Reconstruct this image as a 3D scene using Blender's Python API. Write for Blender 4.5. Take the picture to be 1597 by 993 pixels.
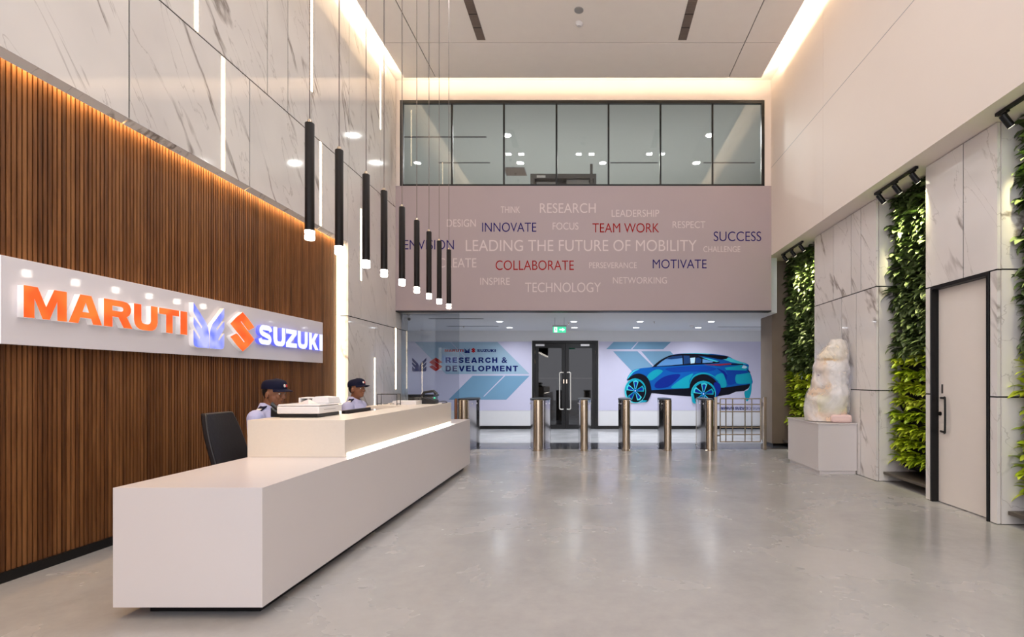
import bpy, bmesh, math, random
from mathutils import Vector, Matrix, noise
random.seed(7)
for o in list(bpy.data.objects): bpy.data.objects.remove(o, do_unlink=True)
SC = bpy.context.scene
COL = SC.collection
PI = math.pi
# ------------------------------------------------------------------ camera
H, F, VX, VY = 1.368, 820.0, 922.0, 591.0      # eye height, focal length (px), vanishing point (px)
cd = bpy.data.cameras.new('camera'); cam = bpy.data.objects.new('camera', cd); COL.objects.link(cam)
cam.location = (0, 0, H); cam.rotation_euler = (PI/2, 0, 0)
cd.sensor_width = 36; cd.lens = F/1597*36
cd.shift_x = -(VX-798.5)/1597; cd.shift_y = (VY-496.5)/1597
cd.clip_start = .05; cd.clip_end = 100
SC.camera = cam
# ------------------------------------------------------------------ world, exposure
w = bpy.data.worlds.new('world'); SC.world = w; w.use_nodes = True
w.node_tree.nodes['Background'].inputs[0].default_value = (.93, .93, 1, 1)
w.node_tree.nodes['Background'].inputs[1].default_value = 2.8
vs = SC.view_settings
vs.view_transform = 'Standard'; vs.look = 'None'; vs.gamma = 1; vs.use_curve_mapping = False
vs.exposure = 0.0
SC.cycles.max_bounces = 8; SC.cycles.diffuse_bounces = 5; SC.cycles.glossy_bounces = 4
SC.cycles.transparent_max_bounces = 12; SC.cycles.sample_clamp_indirect = 6
SC.cycles.use_denoising = True
SC.cycles.caustics_reflective = False; SC.cycles.caustics_refractive = False
# ------------------------------------------------------------------ lights
WARM = (1, .80, .56); SOFT = (1, .98, .99); COOL = (.90, .94, 1)
def area(name, loc, rot, sx, sy, power, col, spread=PI):
    l = bpy.data.lights.new(name, 'AREA'); l.shape = 'RECTANGLE'; l.size = sx; l.size_y = sy
    l.energy = power; l.color = col; l.spread = spread
    o = bpy.data.objects.new(name, l); COL.objects.link(o); o.location = loc; o.rotation_euler = rot
    return o
def spot(name, loc, target, power, col, angle=50, blend=.6, rad=.03):
    l = bpy.data.lights.new(name, 'SPOT'); l.energy = power; l.color = col; l.spot_size = math.radians(angle)
    l.spot_blend = blend; l.shadow_soft_size = rad
    o = bpy.data.objects.new(name, l); COL.objects.link(o); o.location = loc
    o.rotation_euler = (Vector(target)-Vector(loc)).to_track_quat('-Z', 'Y').to_euler()
    return o
K_HALL, K_COVE, K_LOW, K_UP, K_SLAT = 10, 58, 10, 62, 75
for yy in (-2.4, .9, 4.2, 7.5):                       # pairs of recessed lights of the hall ceiling
    for xx in (-1.92, -.15, 1.62):
        for dx in (-.16, .16):
            area('hall_light', (xx+dx, yy, 7.03), (0, 0, 0), .13, .13, K_HALL, SOFT)
area('cove_left', (-3.60, 3.1, 7.07), (0, PI-.45, 0), .05, 13.4, K_COVE*2.0, WARM)
area('cove_right', (3.28, 3.1, 7.07), (0, PI+.45, 0), .05, 13.4, K_COVE*2.2, WARM)
area('cove_back', (-.15, 9.97, 7.07), (PI-.45, 0, 0), 6.9, .05, K_COVE*.62, WARM)
area('slat_light', (-3.945, 3.7, 3.57), (0, -.06, 0), .02, 9.0, K_SLAT, (1, .62, .26))
area('counter_light', (-1.944, 5.75, .785), (0, -.5, 0), .012, 3.1, 7, (1, .92, .82))
for ry, rx in ((12.05, (-2.1, -.4, 1.12, 2.75)), (13.46, (-2.09, -.43, 1.15, 2.74)), (12.7, (-5.2,))):
    for xx in rx: area('low_downlight', (xx, ry, 2.668), (0, 0, 0), .16, .16, K_LOW*1.6, COOL, 2.6)
for xx, yy in ((-2, 12.5), (2.82, 12.5), (-4.66, 14.1), (-1.9, 14.1), (.31, 14.1), (2.82, 14.1)):
    area('upper_downlight', (xx, yy, 7.165), (0, 0, 0), .16, .16, K_UP*1.6, (1, 1, .98))
# ------------------------------------------------------------------ material helpers
def lin(c):
    r = []
    for v in c[:3]:
        v /= 255.0
        r.append(v/12.92 if v <= .04045 else ((v+.055)/1.055)**2.4)
    return (*r, 1)
MATS = {}
def mat(name, rgb, rough=.5, metal=0, emit=0, var=.06, scale=6, bump=0, spec=.5, emit_rgb=None, coat=0):
    if name in MATS: return MATS[name]
    m = bpy.data.materials.new(name); m.use_nodes = True; nt = m.node_tree; b = nt.nodes['Principled BSDF']
    c = lin(rgb)
    b.inputs['Roughness'].default_value = rough; b.inputs['Metallic'].default_value = metal
    b.inputs['Specular IOR Level'].default_value = spec; b.inputs['Coat Weight'].default_value = coat
    tc = nt.nodes.new('ShaderNodeTexCoord'); no = nt.nodes.new('ShaderNodeTexNoise')
    no.inputs['Scale'].default_value = scale; no.inputs['Detail'].default_value = 4
    nt.links.new(tc.outputs['Object'], no.inputs['Vector'])
    mx = nt.nodes.new('ShaderNodeMix'); mx.data_type = 'RGBA'
    mx.inputs[6].default_value = tuple(max(0, v*(1-var)) for v in c[:3])+(1,)
    mx.inputs[7].default_value = tuple(min(1, v*(1+var)) for v in c[:3])+(1,)
    nt.links.new(no.outputs['Fac'], mx.inputs[0]); nt.links.new(mx.outputs[2], b.inputs['Base Color'])
    if bump:
        bp = nt.nodes.new('ShaderNodeBump'); bp.inputs['Strength'].default_value = bump; bp.inputs['Distance'].default_value = .01
        nt.links.new(no.outputs['Fac'], bp.inputs['Height']); nt.links.new(bp.outputs[0], b.inputs['Normal'])
    if emit:
        b.inputs['Emission Color'].default_value = lin(emit_rgb or rgb); b.inputs['Emission Strength'].default_value = emit
    MATS[name] = m; return m
def node(nt, t, **kw):
    n = nt.nodes.new(t)
    for k, v in kw.items():
        if k.startswith('_'): setattr(n, k[1:], v)
        else: n.inputs[k.replace('__', ' ')].default_value = v
    return n
def ramp(nt, src, stops):
    r = nt.nodes.new('ShaderNodeValToRGB'); el = r.color_ramp.elements
    while len(el) < len(stops): el.new(.5)
    for e, (p, c) in zip(el, stops): e.position = p; e.color = c if len(c) == 4 else lin(c)
    nt.links.new(src, r.inputs[0]); return r
def glass(name, tint, ior=1.5, rough=0.0):
    m = bpy.data.materials.new(name); m.use_nodes = True; nt = m.node_tree; nt.nodes.clear()
    out = nt.nodes.new('ShaderNodeOutputMaterial'); tr = nt.nodes.new('ShaderNodeBsdfTransparent'); gl = nt.nodes.new('ShaderNodeBsdfGlossy')
    tr.inputs[0].default_value = (*tint, 1); gl.inputs['Roughness'].default_value = rough
    fr = nt.nodes.new('ShaderNodeFresnel'); fr.inputs[0].default_value = ior
    mx = nt.nodes.new('ShaderNodeMixShader'); nt.links.new(fr.outputs[0], mx.inputs[0])
    nt.links.new(tr.outputs[0], mx.inputs[1]); nt.links.new(gl.outputs[0], mx.inputs[2]); nt.links.new(mx.outputs[0], out.inputs[0])
    return m
def marble(name, axis_rot, tint=(226, 221, 216)):
    m = bpy.data.materials.new(name); m.use_nodes = True; nt = m.node_tree; b = nt.nodes['Principled BSDF']; L = nt.links.new
    tc = node(nt, 'ShaderNodeTexCoord'); ge = node(nt, 'ShaderNodeNewGeometry')
    wn = node(nt, 'ShaderNodeTexWhiteNoise', _noise_dimensions='1D'); L(ge.outputs['Random Per Island'], wn.inputs['W'])
    off = node(nt, 'ShaderNodeVectorMath', _operation='SCALE'); L(wn.outputs['Color'], off.inputs[0]); off.inputs['Scale'].default_value = 40
    ad = node(nt, 'ShaderNodeVectorMath', _operation='ADD'); L(tc.outputs['Object'], ad.inputs[0]); L(off.outputs[0], ad.inputs[1])
    rot = node(nt, 'ShaderNodeMapping'); rot.inputs['Rotation'].default_value = (axis_rot, 0, 0); L(ad.outputs[0], rot.inputs[0])
    mp = node(nt, 'ShaderNodeMapping'); mp.inputs['Scale'].default_value = (.5, .95, .22)
    L(rot.outputs[0], mp.inputs[0])
    def vein(scale, width, detail, dist, seed):
        sh = node(nt, 'ShaderNodeVectorMath', _operation='ADD'); L(mp.outputs[0], sh.inputs[0]); sh.inputs[1].default_value = (seed, seed*2.3, seed*.7)
        n = node(nt, 'ShaderNodeTexNoise', Scale=scale, Detail=detail, Roughness=.5, Distortion=dist); L(sh.outputs[0], n.inputs[0])
        s = node(nt, 'ShaderNodeMath', _operation='SUBTRACT'); L(n.outputs['Fac'], s.inputs[0]); s.inputs[1].default_value = .5
        a = node(nt, 'ShaderNodeMath', _operation='ABSOLUTE'); L(s.outputs[0], a.inputs[0])
        r = node(nt, 'ShaderNodeMapRange'); r.inputs['From Min'].default_value = 0; r.inputs['From Max'].default_value = width
        r.inputs['To Min'].default_value = 1; r.inputs['To Max'].default_value = 0; L(a.outputs[0], r.inputs['Value'])
        return r.outputs[0]
    mask = node(nt, 'ShaderNodeTexNoise', Scale=1.3, Detail=2); L(ad.outputs[0], mask.inputs[0])
    mr = ramp(nt, mask.outputs['Fac'], [(.46, (0, 0, 0, 1)), (.60, (.85, .85, .85, 1))])
    v1 = vein(1.25, .015, 7, .35, 1.7); v2 = vein(2.6, .006, 7, .5, 9.1)
    m1 = node(nt, 'ShaderNodeMath', _operation='MULTIPLY'); L(v1, m1.inputs[0]); L(mr.outputs[0], m1.inputs[1])
    m2 = node(nt, 'ShaderNodeMath', _operation='MULTIPLY'); L(v2, m2.inputs[0]); m2.inputs[1].default_value = .36
    mm = node(nt, 'ShaderNodeMath', _operation='MAXIMUM'); L(m1.outputs[0], mm.inputs[0]); L(m2.outputs[0], mm.inputs[1])
    cl = node(nt, 'ShaderNodeTexNoise', Scale=.9, Detail=3); L(ad.outputs[0], cl.inputs[0])
    cr = ramp(nt, cl.outputs['Fac'], [(.35, tuple(int(v*.95) for v in tint)), (.65, tint)])
    mx = node(nt, 'ShaderNodeMix', _data_type='RGBA'); L(mm.outputs[0], mx.inputs[0]); L(cr.outputs[0], mx.inputs[6])
    mx.inputs[7].default_value = lin((122, 110, 102)); L(mx.outputs[2], b.inputs['Base Color'])
    b.inputs['Roughness'].default_value = .045; b.inputs['Specular IOR Level'].default_value = .6
    return m
def wood(name):
    m = bpy.data.materials.new(name); m.use_nodes = True; nt = m.node_tree; b = nt.nodes['Principled BSDF']; L = nt.links.new
    tc = node(nt, 'ShaderNodeTexCoord'); ge = node(nt, 'ShaderNodeNewGeometry')
    mp = node(nt, 'ShaderNodeMapping'); mp.inputs['Scale'].default_value = (30, 30, 1.4); L(tc.outputs['Object'], mp.inputs[0])
    n = node(nt, 'ShaderNodeTexNoise', Scale=2.0, Detail=6, Distortion=.4); L(mp.outputs[0], n.inputs[0])
    a = node(nt, 'ShaderNodeMath', _operation='MULTIPLY_ADD'); L(ge.outputs['Random Per Island'], a.inputs[0]); a.inputs[1].default_value = .45
    L(n.outputs['Fac'], a.inputs[2])
    r = ramp(nt, a.outputs[0], [(.35, (72, 42, 21)), (.7, (111, 70, 38)), (1.0, (137, 92, 54))]); L(r.outputs[0], b.inputs['Base Color'])
    b.inputs['Roughness'].default_value = .5; b.inputs['Specular IOR Level'].default_value = .25
    return m
def concrete_floor(name, a, b_, rlo, rhi):
    m = bpy.data.materials.new(name); m.use_nodes = True; nt = m.node_tree; b = nt.nodes['Principled BSDF']; L = nt.links.new
    tc = node(nt, 'ShaderNodeTexCoord')
    n1 = node(nt, 'ShaderNodeTexNoise', Scale=.8, Detail=5, Roughness=.6, Distortion=.25); L(tc.outputs['Object'], n1.inputs[0])
    n2 = node(nt, 'ShaderNodeTexNoise', Scale=9, Detail=6, Roughness=.7); L(tc.outputs['Object'], n2.inputs[0])
    mxx = node(nt, 'ShaderNodeMix', _data_type='FLOAT'); mxx.inputs[0].default_value = .35; L(n1.outputs['Fac'], mxx.inputs[2]); L(n2.outputs['Fac'], mxx.inputs[3])
    r = ramp(nt, mxx.outputs[0], [(.28, a), (.72, b_)]); L(r.outputs[0], b.inputs['Base Color'])
    rr = node(nt, 'ShaderNodeMapRange'); rr.inputs['From Min'].default_value = .3; rr.inputs['From Max'].default_value = .7
    rr.inputs['To Min'].default_value = rlo; rr.inputs['To Max'].default_value = rhi; L(n1.outputs['Fac'], rr.inputs['Value']); L(rr.outputs[0], b.inputs['Roughness'])
    bp = node(nt, 'ShaderNodeBump', Strength=.0, Distance=.01); L(n2.outputs['Fac'], bp.inputs['Height']); L(bp.outputs[0], b.inputs['Normal'])
    b.inputs['Specular IOR Level'].default_value = .6
    return m
def leafmat(name, stops):
    m = bpy.data.materials.new(name); m.use_nodes = True; nt = m.node_tree; b = nt.nodes['Principled BSDF']; L = nt.links.new
    ge = node(nt, 'ShaderNodeNewGeometry'); oi = node(nt, 'ShaderNodeObjectInfo')
    a = node(nt, 'ShaderNodeMath', _operation='ADD'); L(ge.outputs['Random Per Island'], a.inputs[0]); L(oi.outputs['Random'], a.inputs[1])
    f = node(nt, 'ShaderNodeMath', _operation='MULTIPLY'); L(a.outputs[0], f.inputs[0]); f.inputs[1].default_value = .5
    r = ramp(nt, f.outputs[0], stops); L(r.outputs[0], b.inputs['Base Color'])
    b.inputs['Roughness'].default_value = .38; b.inputs['Specular IOR Level'].default_value = .5
    return m
# ------------------------------------------------------------------ object helpers
def tag(o, label=None, cat=None, group=None, kind=None):
    if label: o['label'] = label
    if cat: o['category'] = cat
    if group: o['group'] = group
    if kind: o['kind'] = kind
    return o
def empty(name, loc, label, cat, group=None, rz=0):
    o = bpy.data.objects.new(name, None); COL.objects.link(o); o.location = loc; o.rotation_euler = (0, 0, rz)
    o.empty_display_size = .1
    return tag(o, label, cat, group)
def link(name, me, mats, parent=None):
    o = bpy.data.objects.new(name, me); COL.objects.link(o)
    for m in (mats if isinstance(mats, (list, tuple)) else [mats]):
        if m is not None: me.materials.append(m)
    if parent: o.parent = parent
    return o
class MB:
    def __init__(s): s.v = []; s.f = []; s.m = []; s.mi = 0
    def add(s, vs, fs):
        n = len(s.v); s.v += [tuple(v) for v in vs]; s.f += [tuple(n+i for i in f) for f in fs]; s.m += [s.mi]*len(fs); return s
    def box(s, x0, x1, y0, y1, z0, z1):
        x0, x1 = min(x0, x1), max(x0, x1); y0, y1 = min(y0, y1), max(y0, y1); z0, z1 = min(z0, z1), max(z0, z1)
        return s.add([(x0,y0,z0),(x1,y0,z0),(x1,y1,z0),(x0,y1,z0),(x0,y0,z1),(x1,y0,z1),(x1,y1,z1),(x0,y1,z1)],
                     [(0,3,2,1),(4,5,6,7),(0,1,5,4),(1,2,6,5),(2,3,7,6),(3,0,4,7)])
    def quad(s, a, b, c, d): return s.add([a, b, c, d], [(0, 1, 2, 3)])
    def prism(s, pts, z0, z1):            # plan polygon (x,y), counter-clockwise
        n = len(pts)
        return s.add([(x, y, z0) for x, y in pts]+[(x, y, z1) for x, y in pts],
                     [tuple(range(n-1, -1, -1)), tuple(range(n, 2*n))]+[(i, (i+1) % n, n+(i+1) % n, n+i) for i in range(n)])
    def xprism(s, pts, y0, y1):           # profile (x,z) extruded along y
        n = len(pts)
        return s.add([(x, y0, z) for x, z in pts]+[(x, y1, z) for x, z in pts],
                     [tuple(range(n)), tuple(range(2*n-1, n-1, -1))]+[(i, n+i, n+(i+1) % n, (i+1) % n) for i in range(n)])
    def loft(s, rings, cap=True):
        n = len(rings[0]); k = len(rings); vs = [p for r in rings for p in r]; fs = []
        for i in range(k-1):
            for j in range(n): fs.append((i*n+j, i*n+(j+1) % n, (i+1)*n+(j+1) % n, (i+1)*n+j))
        if cap: fs += [tuple(range(n-1, -1, -1)), tuple(range((k-1)*n, k*n))]
        return s.add(vs, fs)
    def lathe(s, prof, cx, cy, n=20):     # (r, z)
        return s.loft([[(cx+r*math.cos(2*PI*i/n), cy+r*math.sin(2*PI*i/n), z) for i in range(n)] for r, z in prof])
    def tube(s, pts, r, n=10, cap=True):
        pts = [Vector(p) for p in pts]; rs = r if isinstance(r, (list, tuple)) else [r]*len(pts); rings = []
        prev = None
        for i, p in enumerate(pts):
            d = (pts[min(i+1, len(pts)-1)]-pts[max(i-1, 0)]).normalized()
            if prev is None: u = d.orthogonal().normalized()
            else:
                u = prev-d*prev.dot(d); u = u.normalized() if u.length > 1e-6 else d.orthogonal().normalized()
            prev = u; v = d.cross(u)
            rings.append([p+(u*math.cos(2*PI*j/n)+v*math.sin(2*PI*j/n))*rs[i] for j in range(n)])
        return s.loft(rings, cap)
    def ell(s, c, r, nu=20, nv=12, rot=None):
        vs = []; fs = []
        for i in range(nv+1):
            t = PI*i/nv
            for j in range(nu):
                p = Vector((r[0]*math.sin(t)*math.cos(2*PI*j/nu), r[1]*math.sin(t)*math.sin(2*PI*j/nu), -r[2]*math.cos(t)))
                if rot: p = rot @ p
                vs.append(tuple(p+Vector(c)))
        for i in range(nv):
            for j in range(nu): fs.append((i*nu+j, i*nu+(j+1) % nu, (i+1)*nu+(j+1) % nu, (i+1)*nu+j))
        return s.add(vs, fs)
    def mesh(s, name):
        me = bpy.data.meshes.new(name); me.from_pydata(s.v, [], s.f)
        for p, i in zip(me.polygons, s.m): p.material_index = i
        bm = bmesh.new(); bm.from_mesh(me); bmesh.ops.remove_doubles(bm, verts=bm.verts, dist=1e-6)
        bmesh.ops.recalc_face_normals(bm, faces=bm.faces); bm.to_mesh(me); bm.free()
        return me
    def build(s, name, m, parent=None, smooth=False, bevel=0, raw=False, seg=2):
        if raw:
            me = bpy.data.meshes.new(name); me.from_pydata(s.v, [], s.f)
            for p, i in zip(me.polygons, s.m): p.material_index = i
        else: me = s.mesh(name)
        if smooth:
            for p in me.polygons: p.use_smooth = True
            try: me.set_sharp_from_angle(angle=math.radians(40))
            except Exception: pass
        o = link(name, me, m, parent)
        if bevel:
            md = o.modifiers.new('bevel', 'BEVEL'); md.width = bevel; md.segments = seg; md.limit_method = 'ANGLE'; md.angle_limit = math.radians(50)
        return o
def struct(o): o['kind'] = 'structure'; return o
def copy_tree(o, parent=None):
    c = o.copy(); COL.objects.link(c); c.parent = parent
    for ch in [x for x in bpy.data.objects if x.parent == o]: copy_tree(ch, c)
    return c
def catmull(p, n=8, closed=False):
    out = []; k = len(p); rng = range(k if closed else k-1)
    g = lambda i: Vector(p[i % k]) if closed else Vector(p[max(0, min(k-1, i))])
    for i in rng:
        a, b, c, d = g(i-1), g(i), g(i+1), g(i+2)
        for t in range(n):
            t /= n
            out.append(.5*((2*b)+(-a+c)*t+(2*a-5*b+4*c-d)*t*t+(-a+3*b-3*c+d)*t**3))
    if not closed: out.append(Vector(p[-1]))
    return out
def curve_mesh(cu, name):
    o = bpy.data.objects.new('tmp', cu); COL.objects.link(o)
    dg = bpy.context.evaluated_depsgraph_get(); dg.update()
    me = bpy.data.meshes.new_from_object(o.evaluated_get(dg)); bpy.data.objects.remove(o); bpy.data.curves.remove(cu)
    me.name = name; me.materials.clear(); return me
def loops_mesh(loops, depth, name='glyph'):
    cu = bpy.data.curves.new(name, 'CURVE'); cu.dimensions = '2D'; cu.fill_mode = 'BOTH'; cu.extrude = depth/2
    for lp in loops:
        sp = cu.splines.new('POLY'); sp.points.add(len(lp)-1); sp.use_cyclic_u = True
        for q, (x, y) in zip(sp.points, lp): q.co = (x, y, 0, 1)
    return curve_mesh(cu, name)
def text_mesh(body, offset=0, spacing=1.0, name='lettering', depth=0):
    cu = bpy.data.curves.new(name, 'FONT'); cu.body = body; cu.size = 1; cu.offset = offset; cu.space_character = spacing; cu.extrude = depth
    return curve_mesh(cu, name)
def fit(me, fn, box):                      # map the mesh's own bounds to box (u0,u1,v0,v1), then fn(u,v,w)
    xs = [v.co.x for v in me.vertices]; ys = [v.co.y for v in me.vertices]
    x0, x1, y0, y1 = min(xs), max(xs), min(ys), max(ys); u0, u1, v0, v1 = box
    for v in me.vertices:
        v.co = fn(u0+(v.co.x-x0)/(x1-x0)*(u1-u0), v0+(v.co.y-y0)/(y1-y0)*(v1-v0), v.co.z)
    return me
def at(px, py, Y):                         # the point of the plane y=Y under an image position
    s = F/Y; return ((px-VX)/s, H+(VY-py)/s)
# ------------------------------------------------------------------ materials
M = dict(
    white=mat('white paint', (232, 224, 217), .55, var=.02), ceil=mat('ceiling paint', (251, 245, 239), .7, var=.02),
    lowceil=mat('low ceiling paint', (222, 222, 224), .7, var=.02), cream=mat('warm white paint', (228, 216, 207), .6, var=.015, scale=2),
    mauve=mat('mauve paint', (166, 153, 156), .6, var=.02, scale=2, spec=.25), black=mat('black metal', (13, 12, 13), .4, var=.1, spec=.35),
    dark=mat('dark backing', (30, 24, 20), .8), joint=mat('dark joint', (22, 18, 16), .9), solid=mat('white solid surface', (215, 209, 208), .3, var=.012, scale=3),
    counter=mat('cream solid surface', (224, 214, 200), .35, var=.03, scale=60), steel=mat('brushed steel', (196, 180, 160), .2, 1, var=.05, scale=3),
    steel2=mat('dark steel', (176, 172, 172), .13, 1, var=.05), plastic=mat('black plastic', (20, 20, 22), .35), rubber=mat('black rubber', (16, 16, 17), .7),
    leather=mat('black upholstery', (26, 24, 28), .45, bump=.15, scale=40), offwhite=mat('white plastic', (226, 224, 224), .4, var=.02),
    greyp=mat('grey plastic', (150, 150, 152), .5), concrete=mat('raw concrete', (128, 113, 98), .75, var=.16, scale=3, bump=.1),
    led=mat('warm light diffuser', (255, 232, 196), .4, emit=10, emit_rgb=(255, 230, 190)), led2=mat('white light diffuser', (255, 246, 230), .4, emit=3, emit_rgb=(255, 244, 228)), lamp=mat('cool light diffuser', (255, 255, 255), .4, emit=14, emit_rgb=(240, 246, 255)),
    glow=mat('lit glass tip', (255, 250, 240), .2, emit=14, emit_rgb=(255, 246, 232)),
    mural=mat('mural print lavender', (206, 204, 226), .5, var=.015, spec=.12), mur2=mat('mural print pale blue', (158, 186, 206), .5, var=.05, scale=1, spec=.12),
    mur3=mat('mural print blue', (120, 162, 192), .5, var=.06, scale=1, spec=.12), navy=mat('navy print', (10, 26, 100), .5, var=.02, spec=.12), red=mat('red print', (168, 14, 22), .5, var=.02, spec=.12),
    wnavy=mat('dark blue lettering', (22, 10, 92), .5, var=.02, spec=.12), wred=mat('dark red lettering', (146, 10, 10), .5, var=.02, spec=.12), wpale=mat('pale lettering', (204, 192, 193), .5, var=.02, spec=.12),
    soil=mat('black planter felt', (18, 17, 16), .9), tray=mat('dark metal tray', (92, 84, 76), .45, .3),
    shirt=mat('light blue cloth', (180, 184, 222), .8, bump=.9, scale=14), trouser=mat('navy cloth', (26, 30, 52), .85), cap=mat('navy cap cloth', (16, 19, 44), .8, spec=.2),
    hair=mat('black hair', (16, 13, 12), .6), eyew=mat('eye white', (225, 220, 214), .3), eyed=mat('dark iris', (24, 14, 10), .2),
)
M['marble_l'] = marble('white veined marble', math.radians(-32))
M['marble_r'] = marble('white veined stone', math.radians(32), (234, 229, 226))
M['wood'] = wood('walnut slats')
M['floor'] = concrete_floor('polished concrete', (157, 156, 155), (184, 182, 180), .14, .34)
M['floor2'] = concrete_floor('polished pale floor', (176, 176, 178), (204, 204, 206), .1, .25)
M['strip'] = concrete_floor('dark polished stone', (64, 64, 70), (88, 88, 94), .08, .2)
M['leafd'] = leafmat('dark green leaf', [(.1, (58, 74, 38)), (.5, (92, 112, 62)), (.9, (136, 152, 104))])
M['leafl'] = leafmat('lime green leaf', [(.1, (128, 156, 22)), (.5, (172, 192, 36)), (.9, (214, 218, 84))])
M['glass'] = glass('window glass', (.91, .92, .905)); M['glass2'] = glass('partition glass', (.86, .88, .90)); M['dglass'] = glass('door glass', (.42, .42, .44))
# ================================================================== SETTING
YB = 10.3                                   # plane of the bulkhead
XL, XS, XR = -3.83, -3.96, 3.82             # marble on one side, slats, marble on the other
struct(MB().box(-7.2, 5.2, -5, 10.28, -.1, 0).build('floor', M['floor']))
struct(MB().box(-7.2, 5.2, 10.28, 11.3, -.1, 0).build('floor_strip', M['strip']))
struct(MB().box(-7.2, 5.2, 11.3, 17.8, -.1, 0).build('floor_lobby', M['floor2']))
# ceiling with dark shadow joints
b = MB(); xs = [-3.52, -2.93, 2.59, 3.20]; ys = [-4.8, 1.0, 4.93, 8.87, 9.9]
for i in range(3):
    for j in range(4):
        b.box(xs[i]+(.008 if i else 0), xs[i+1]-(.008 if i < 2 else 0), ys[j]+(.01 if j else 0), ys[j+1]-(.01 if j < 3 else 0), 7.04, 7.06)
ce = struct(b.build('ceiling', M['ceil']))
b = MB()
for x in xs[1:3]: b.box(x-.02, x+.02, -4.8, 9.9, 7.06, 7.07)
for y in ys[1:4]: b.box(-3.52, 3.2, y-.02, y+.02, 7.06, 7.068)
b.build('shadow_joint', M['joint'], ce)
struct(MB().box(-4.6, 4.7, -5, 10.6, 7.24, 7.4).build('ceiling_slab', M['ceil']))
# left wall: dark backing, marble panels, walnut slats
wl = MB().box(-4.3, -4.0, -5, YB+.2, 0, 7.24).box(-4.3, -4.0, YB+.2, 11.0, 0, 4.9).build('wall_left', M['dark']); struct(wl)
b = MB(); g = .007
def pan(y0, y1, z0, z1, th=.03): b.box(XL-th, XL, y0+g, y1-g, z0+g, z1-g)
ya = [-5, -1.8, -.26, 1.28, 2.82, 4.36, 5.90, 7.44, 8.28]
for i in range(len(ya)-1): pan(ya[i], ya[i+1], 3.52, 4.73, .06); b.xprism([(XL, 3.524), (XL-.06, 3.524), (XL-.06, 3.485)], ya[i]+g, ya[i+1]-g)
for ys_ in ([8.28, 8.75, 9.87, YB],):
    for i in range(3): pan(ys_[i], ys_[i+1], 2.365, 4.73, .13)
yb_ = [-5, -2.6, -1.06, .48, 2.02, 3.56, 5.10, 6.22, 6.64, 7.2, 8.32, 9.55, YB]
for i in range(len(yb_)-1): pan(yb_[i], yb_[i+1], 4.73, 7.235, .10)
for ys_ in ([8.28, 9.32, 9.72, 11.0],):
    for i in range(3): pan(ys_[i], ys_[i+1], 0, 2.365, .13)
pan(YB, 11.0, 2.365, 2.69, .13)
b.build('marble_cladding', M['marble_l'], wl)
MB().box(-4.0, XL-.02, -4.99, YB, 3.62, 7.24).box(XL-.055, XL-.006, -4.99, 8.27, 3.54, 7.23).box(XL-.055, XL-.006, 8.29, YB-.01, 2.3, 7.23).box(-4.0, XL-.006, 8.29, 10.99, 0, 2.6).build('cladding_core', M['joint'], wl)
b = MB(); y = -1.0; pit = .0343
while y < 8.17:
    b.box(-4.0, XS, y, y+.0235, .07, 3.6); y += pit
b.build('slat_cladding', M['wood'], wl)
MB().box(-4.0, -3.94, -5, 8.27, 0, .07).build('baseboard_left', M['black'], wl)
# back wall: mauve bulkhead under a long window
wb = MB().box(-3.84, 3.53, YB, YB+.2, 2.71, 5.15).build('wall_back', M['mauve']); struct(wb)
MB().box(-3.84, 3.53, YB-.004, YB+.2, 2.69, 2.71).build('trim_edge', M['black'], wb)
b = MB(); b.box(-4.3, -3.76, YB+.03, YB+.2, 5.15, 7.24).box(3.41, 3.7, YB+.03, YB+.2, 5.15, 7.24).box(-3.76, 3.41, YB+.03, YB+.2, 6.85, 7.24)
b.build('window_surround', M['cream'], wb)
struct(MB().box(-7.2, 3.53, YB+.2, 14.5, 2.69, 2.8).box(3.53, 5.2, 11.5, 14.5, 2.69, 2.8).box(3.53, 3.71, YB+.2, 11.5, 2.69, 3.79).box(-4.3, -3.84, YB, YB+.2, 2.69, 2.8).build('ceiling_low', M['lowceil']))
# window
w1 = struct(MB().box(-3.76, 3.41, YB+.04, YB+.1, 5.15, 5.20).box(-3.76, 3.41, YB+.04, YB+.1, 6.79, 6.85).box(-3.76, -3.70, YB+.04, YB+.1, 5.2, 6.79).box(3.35, 3.41, YB+.04, YB+.1, 5.2, 6.79).build('window_1', M['black']))
b = MB(); mx_ = [-3.70]+[at(p, 0, YB+.07)[0] for p in (705, 786, 868, 949, 1030, 1111)]+[3.35]
for x in mx_[1:-1]: b.box(x-.018, x+.018, YB+.055, YB+.085, 5.2, 6.79)
b.build('mullion', M['black'], w1)
for i in range(7): MB().box(mx_[i]+.012, mx_[i+1]-.012, YB+.066, YB+.074, 5.19, 6.8).build('pane', M['glass'], w1)
# room behind the window
M['room'] = mat('upper room paint', (196, 200, 196), .7, var=.02)
b = MB(); b.box(-9, 9, YB+.2, 17, 7.17, 7.24).build('ceiling_upper', M['room'])['kind'] = 'structure'
b = MB(); b.box(-9, 9, 16.9, 17, 5, 7.2).box(-9.1, -9, YB+.2, 17, 5, 7.2).box(9, 9.1, YB+.2, 17, 5, 7.2).box(-9, -4.3, YB+.2, YB+.3, 5, 7.2).box(3.7, 9, YB+.2, YB+.3, 5, 7.2).build('wall_upper', M['room'])['kind'] = 'structure'
MB().box(-9, 9, YB+.2, 17, 4.9, 5.0).build('floor_upper', M['greyp'])['kind'] = 'structure'
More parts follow.
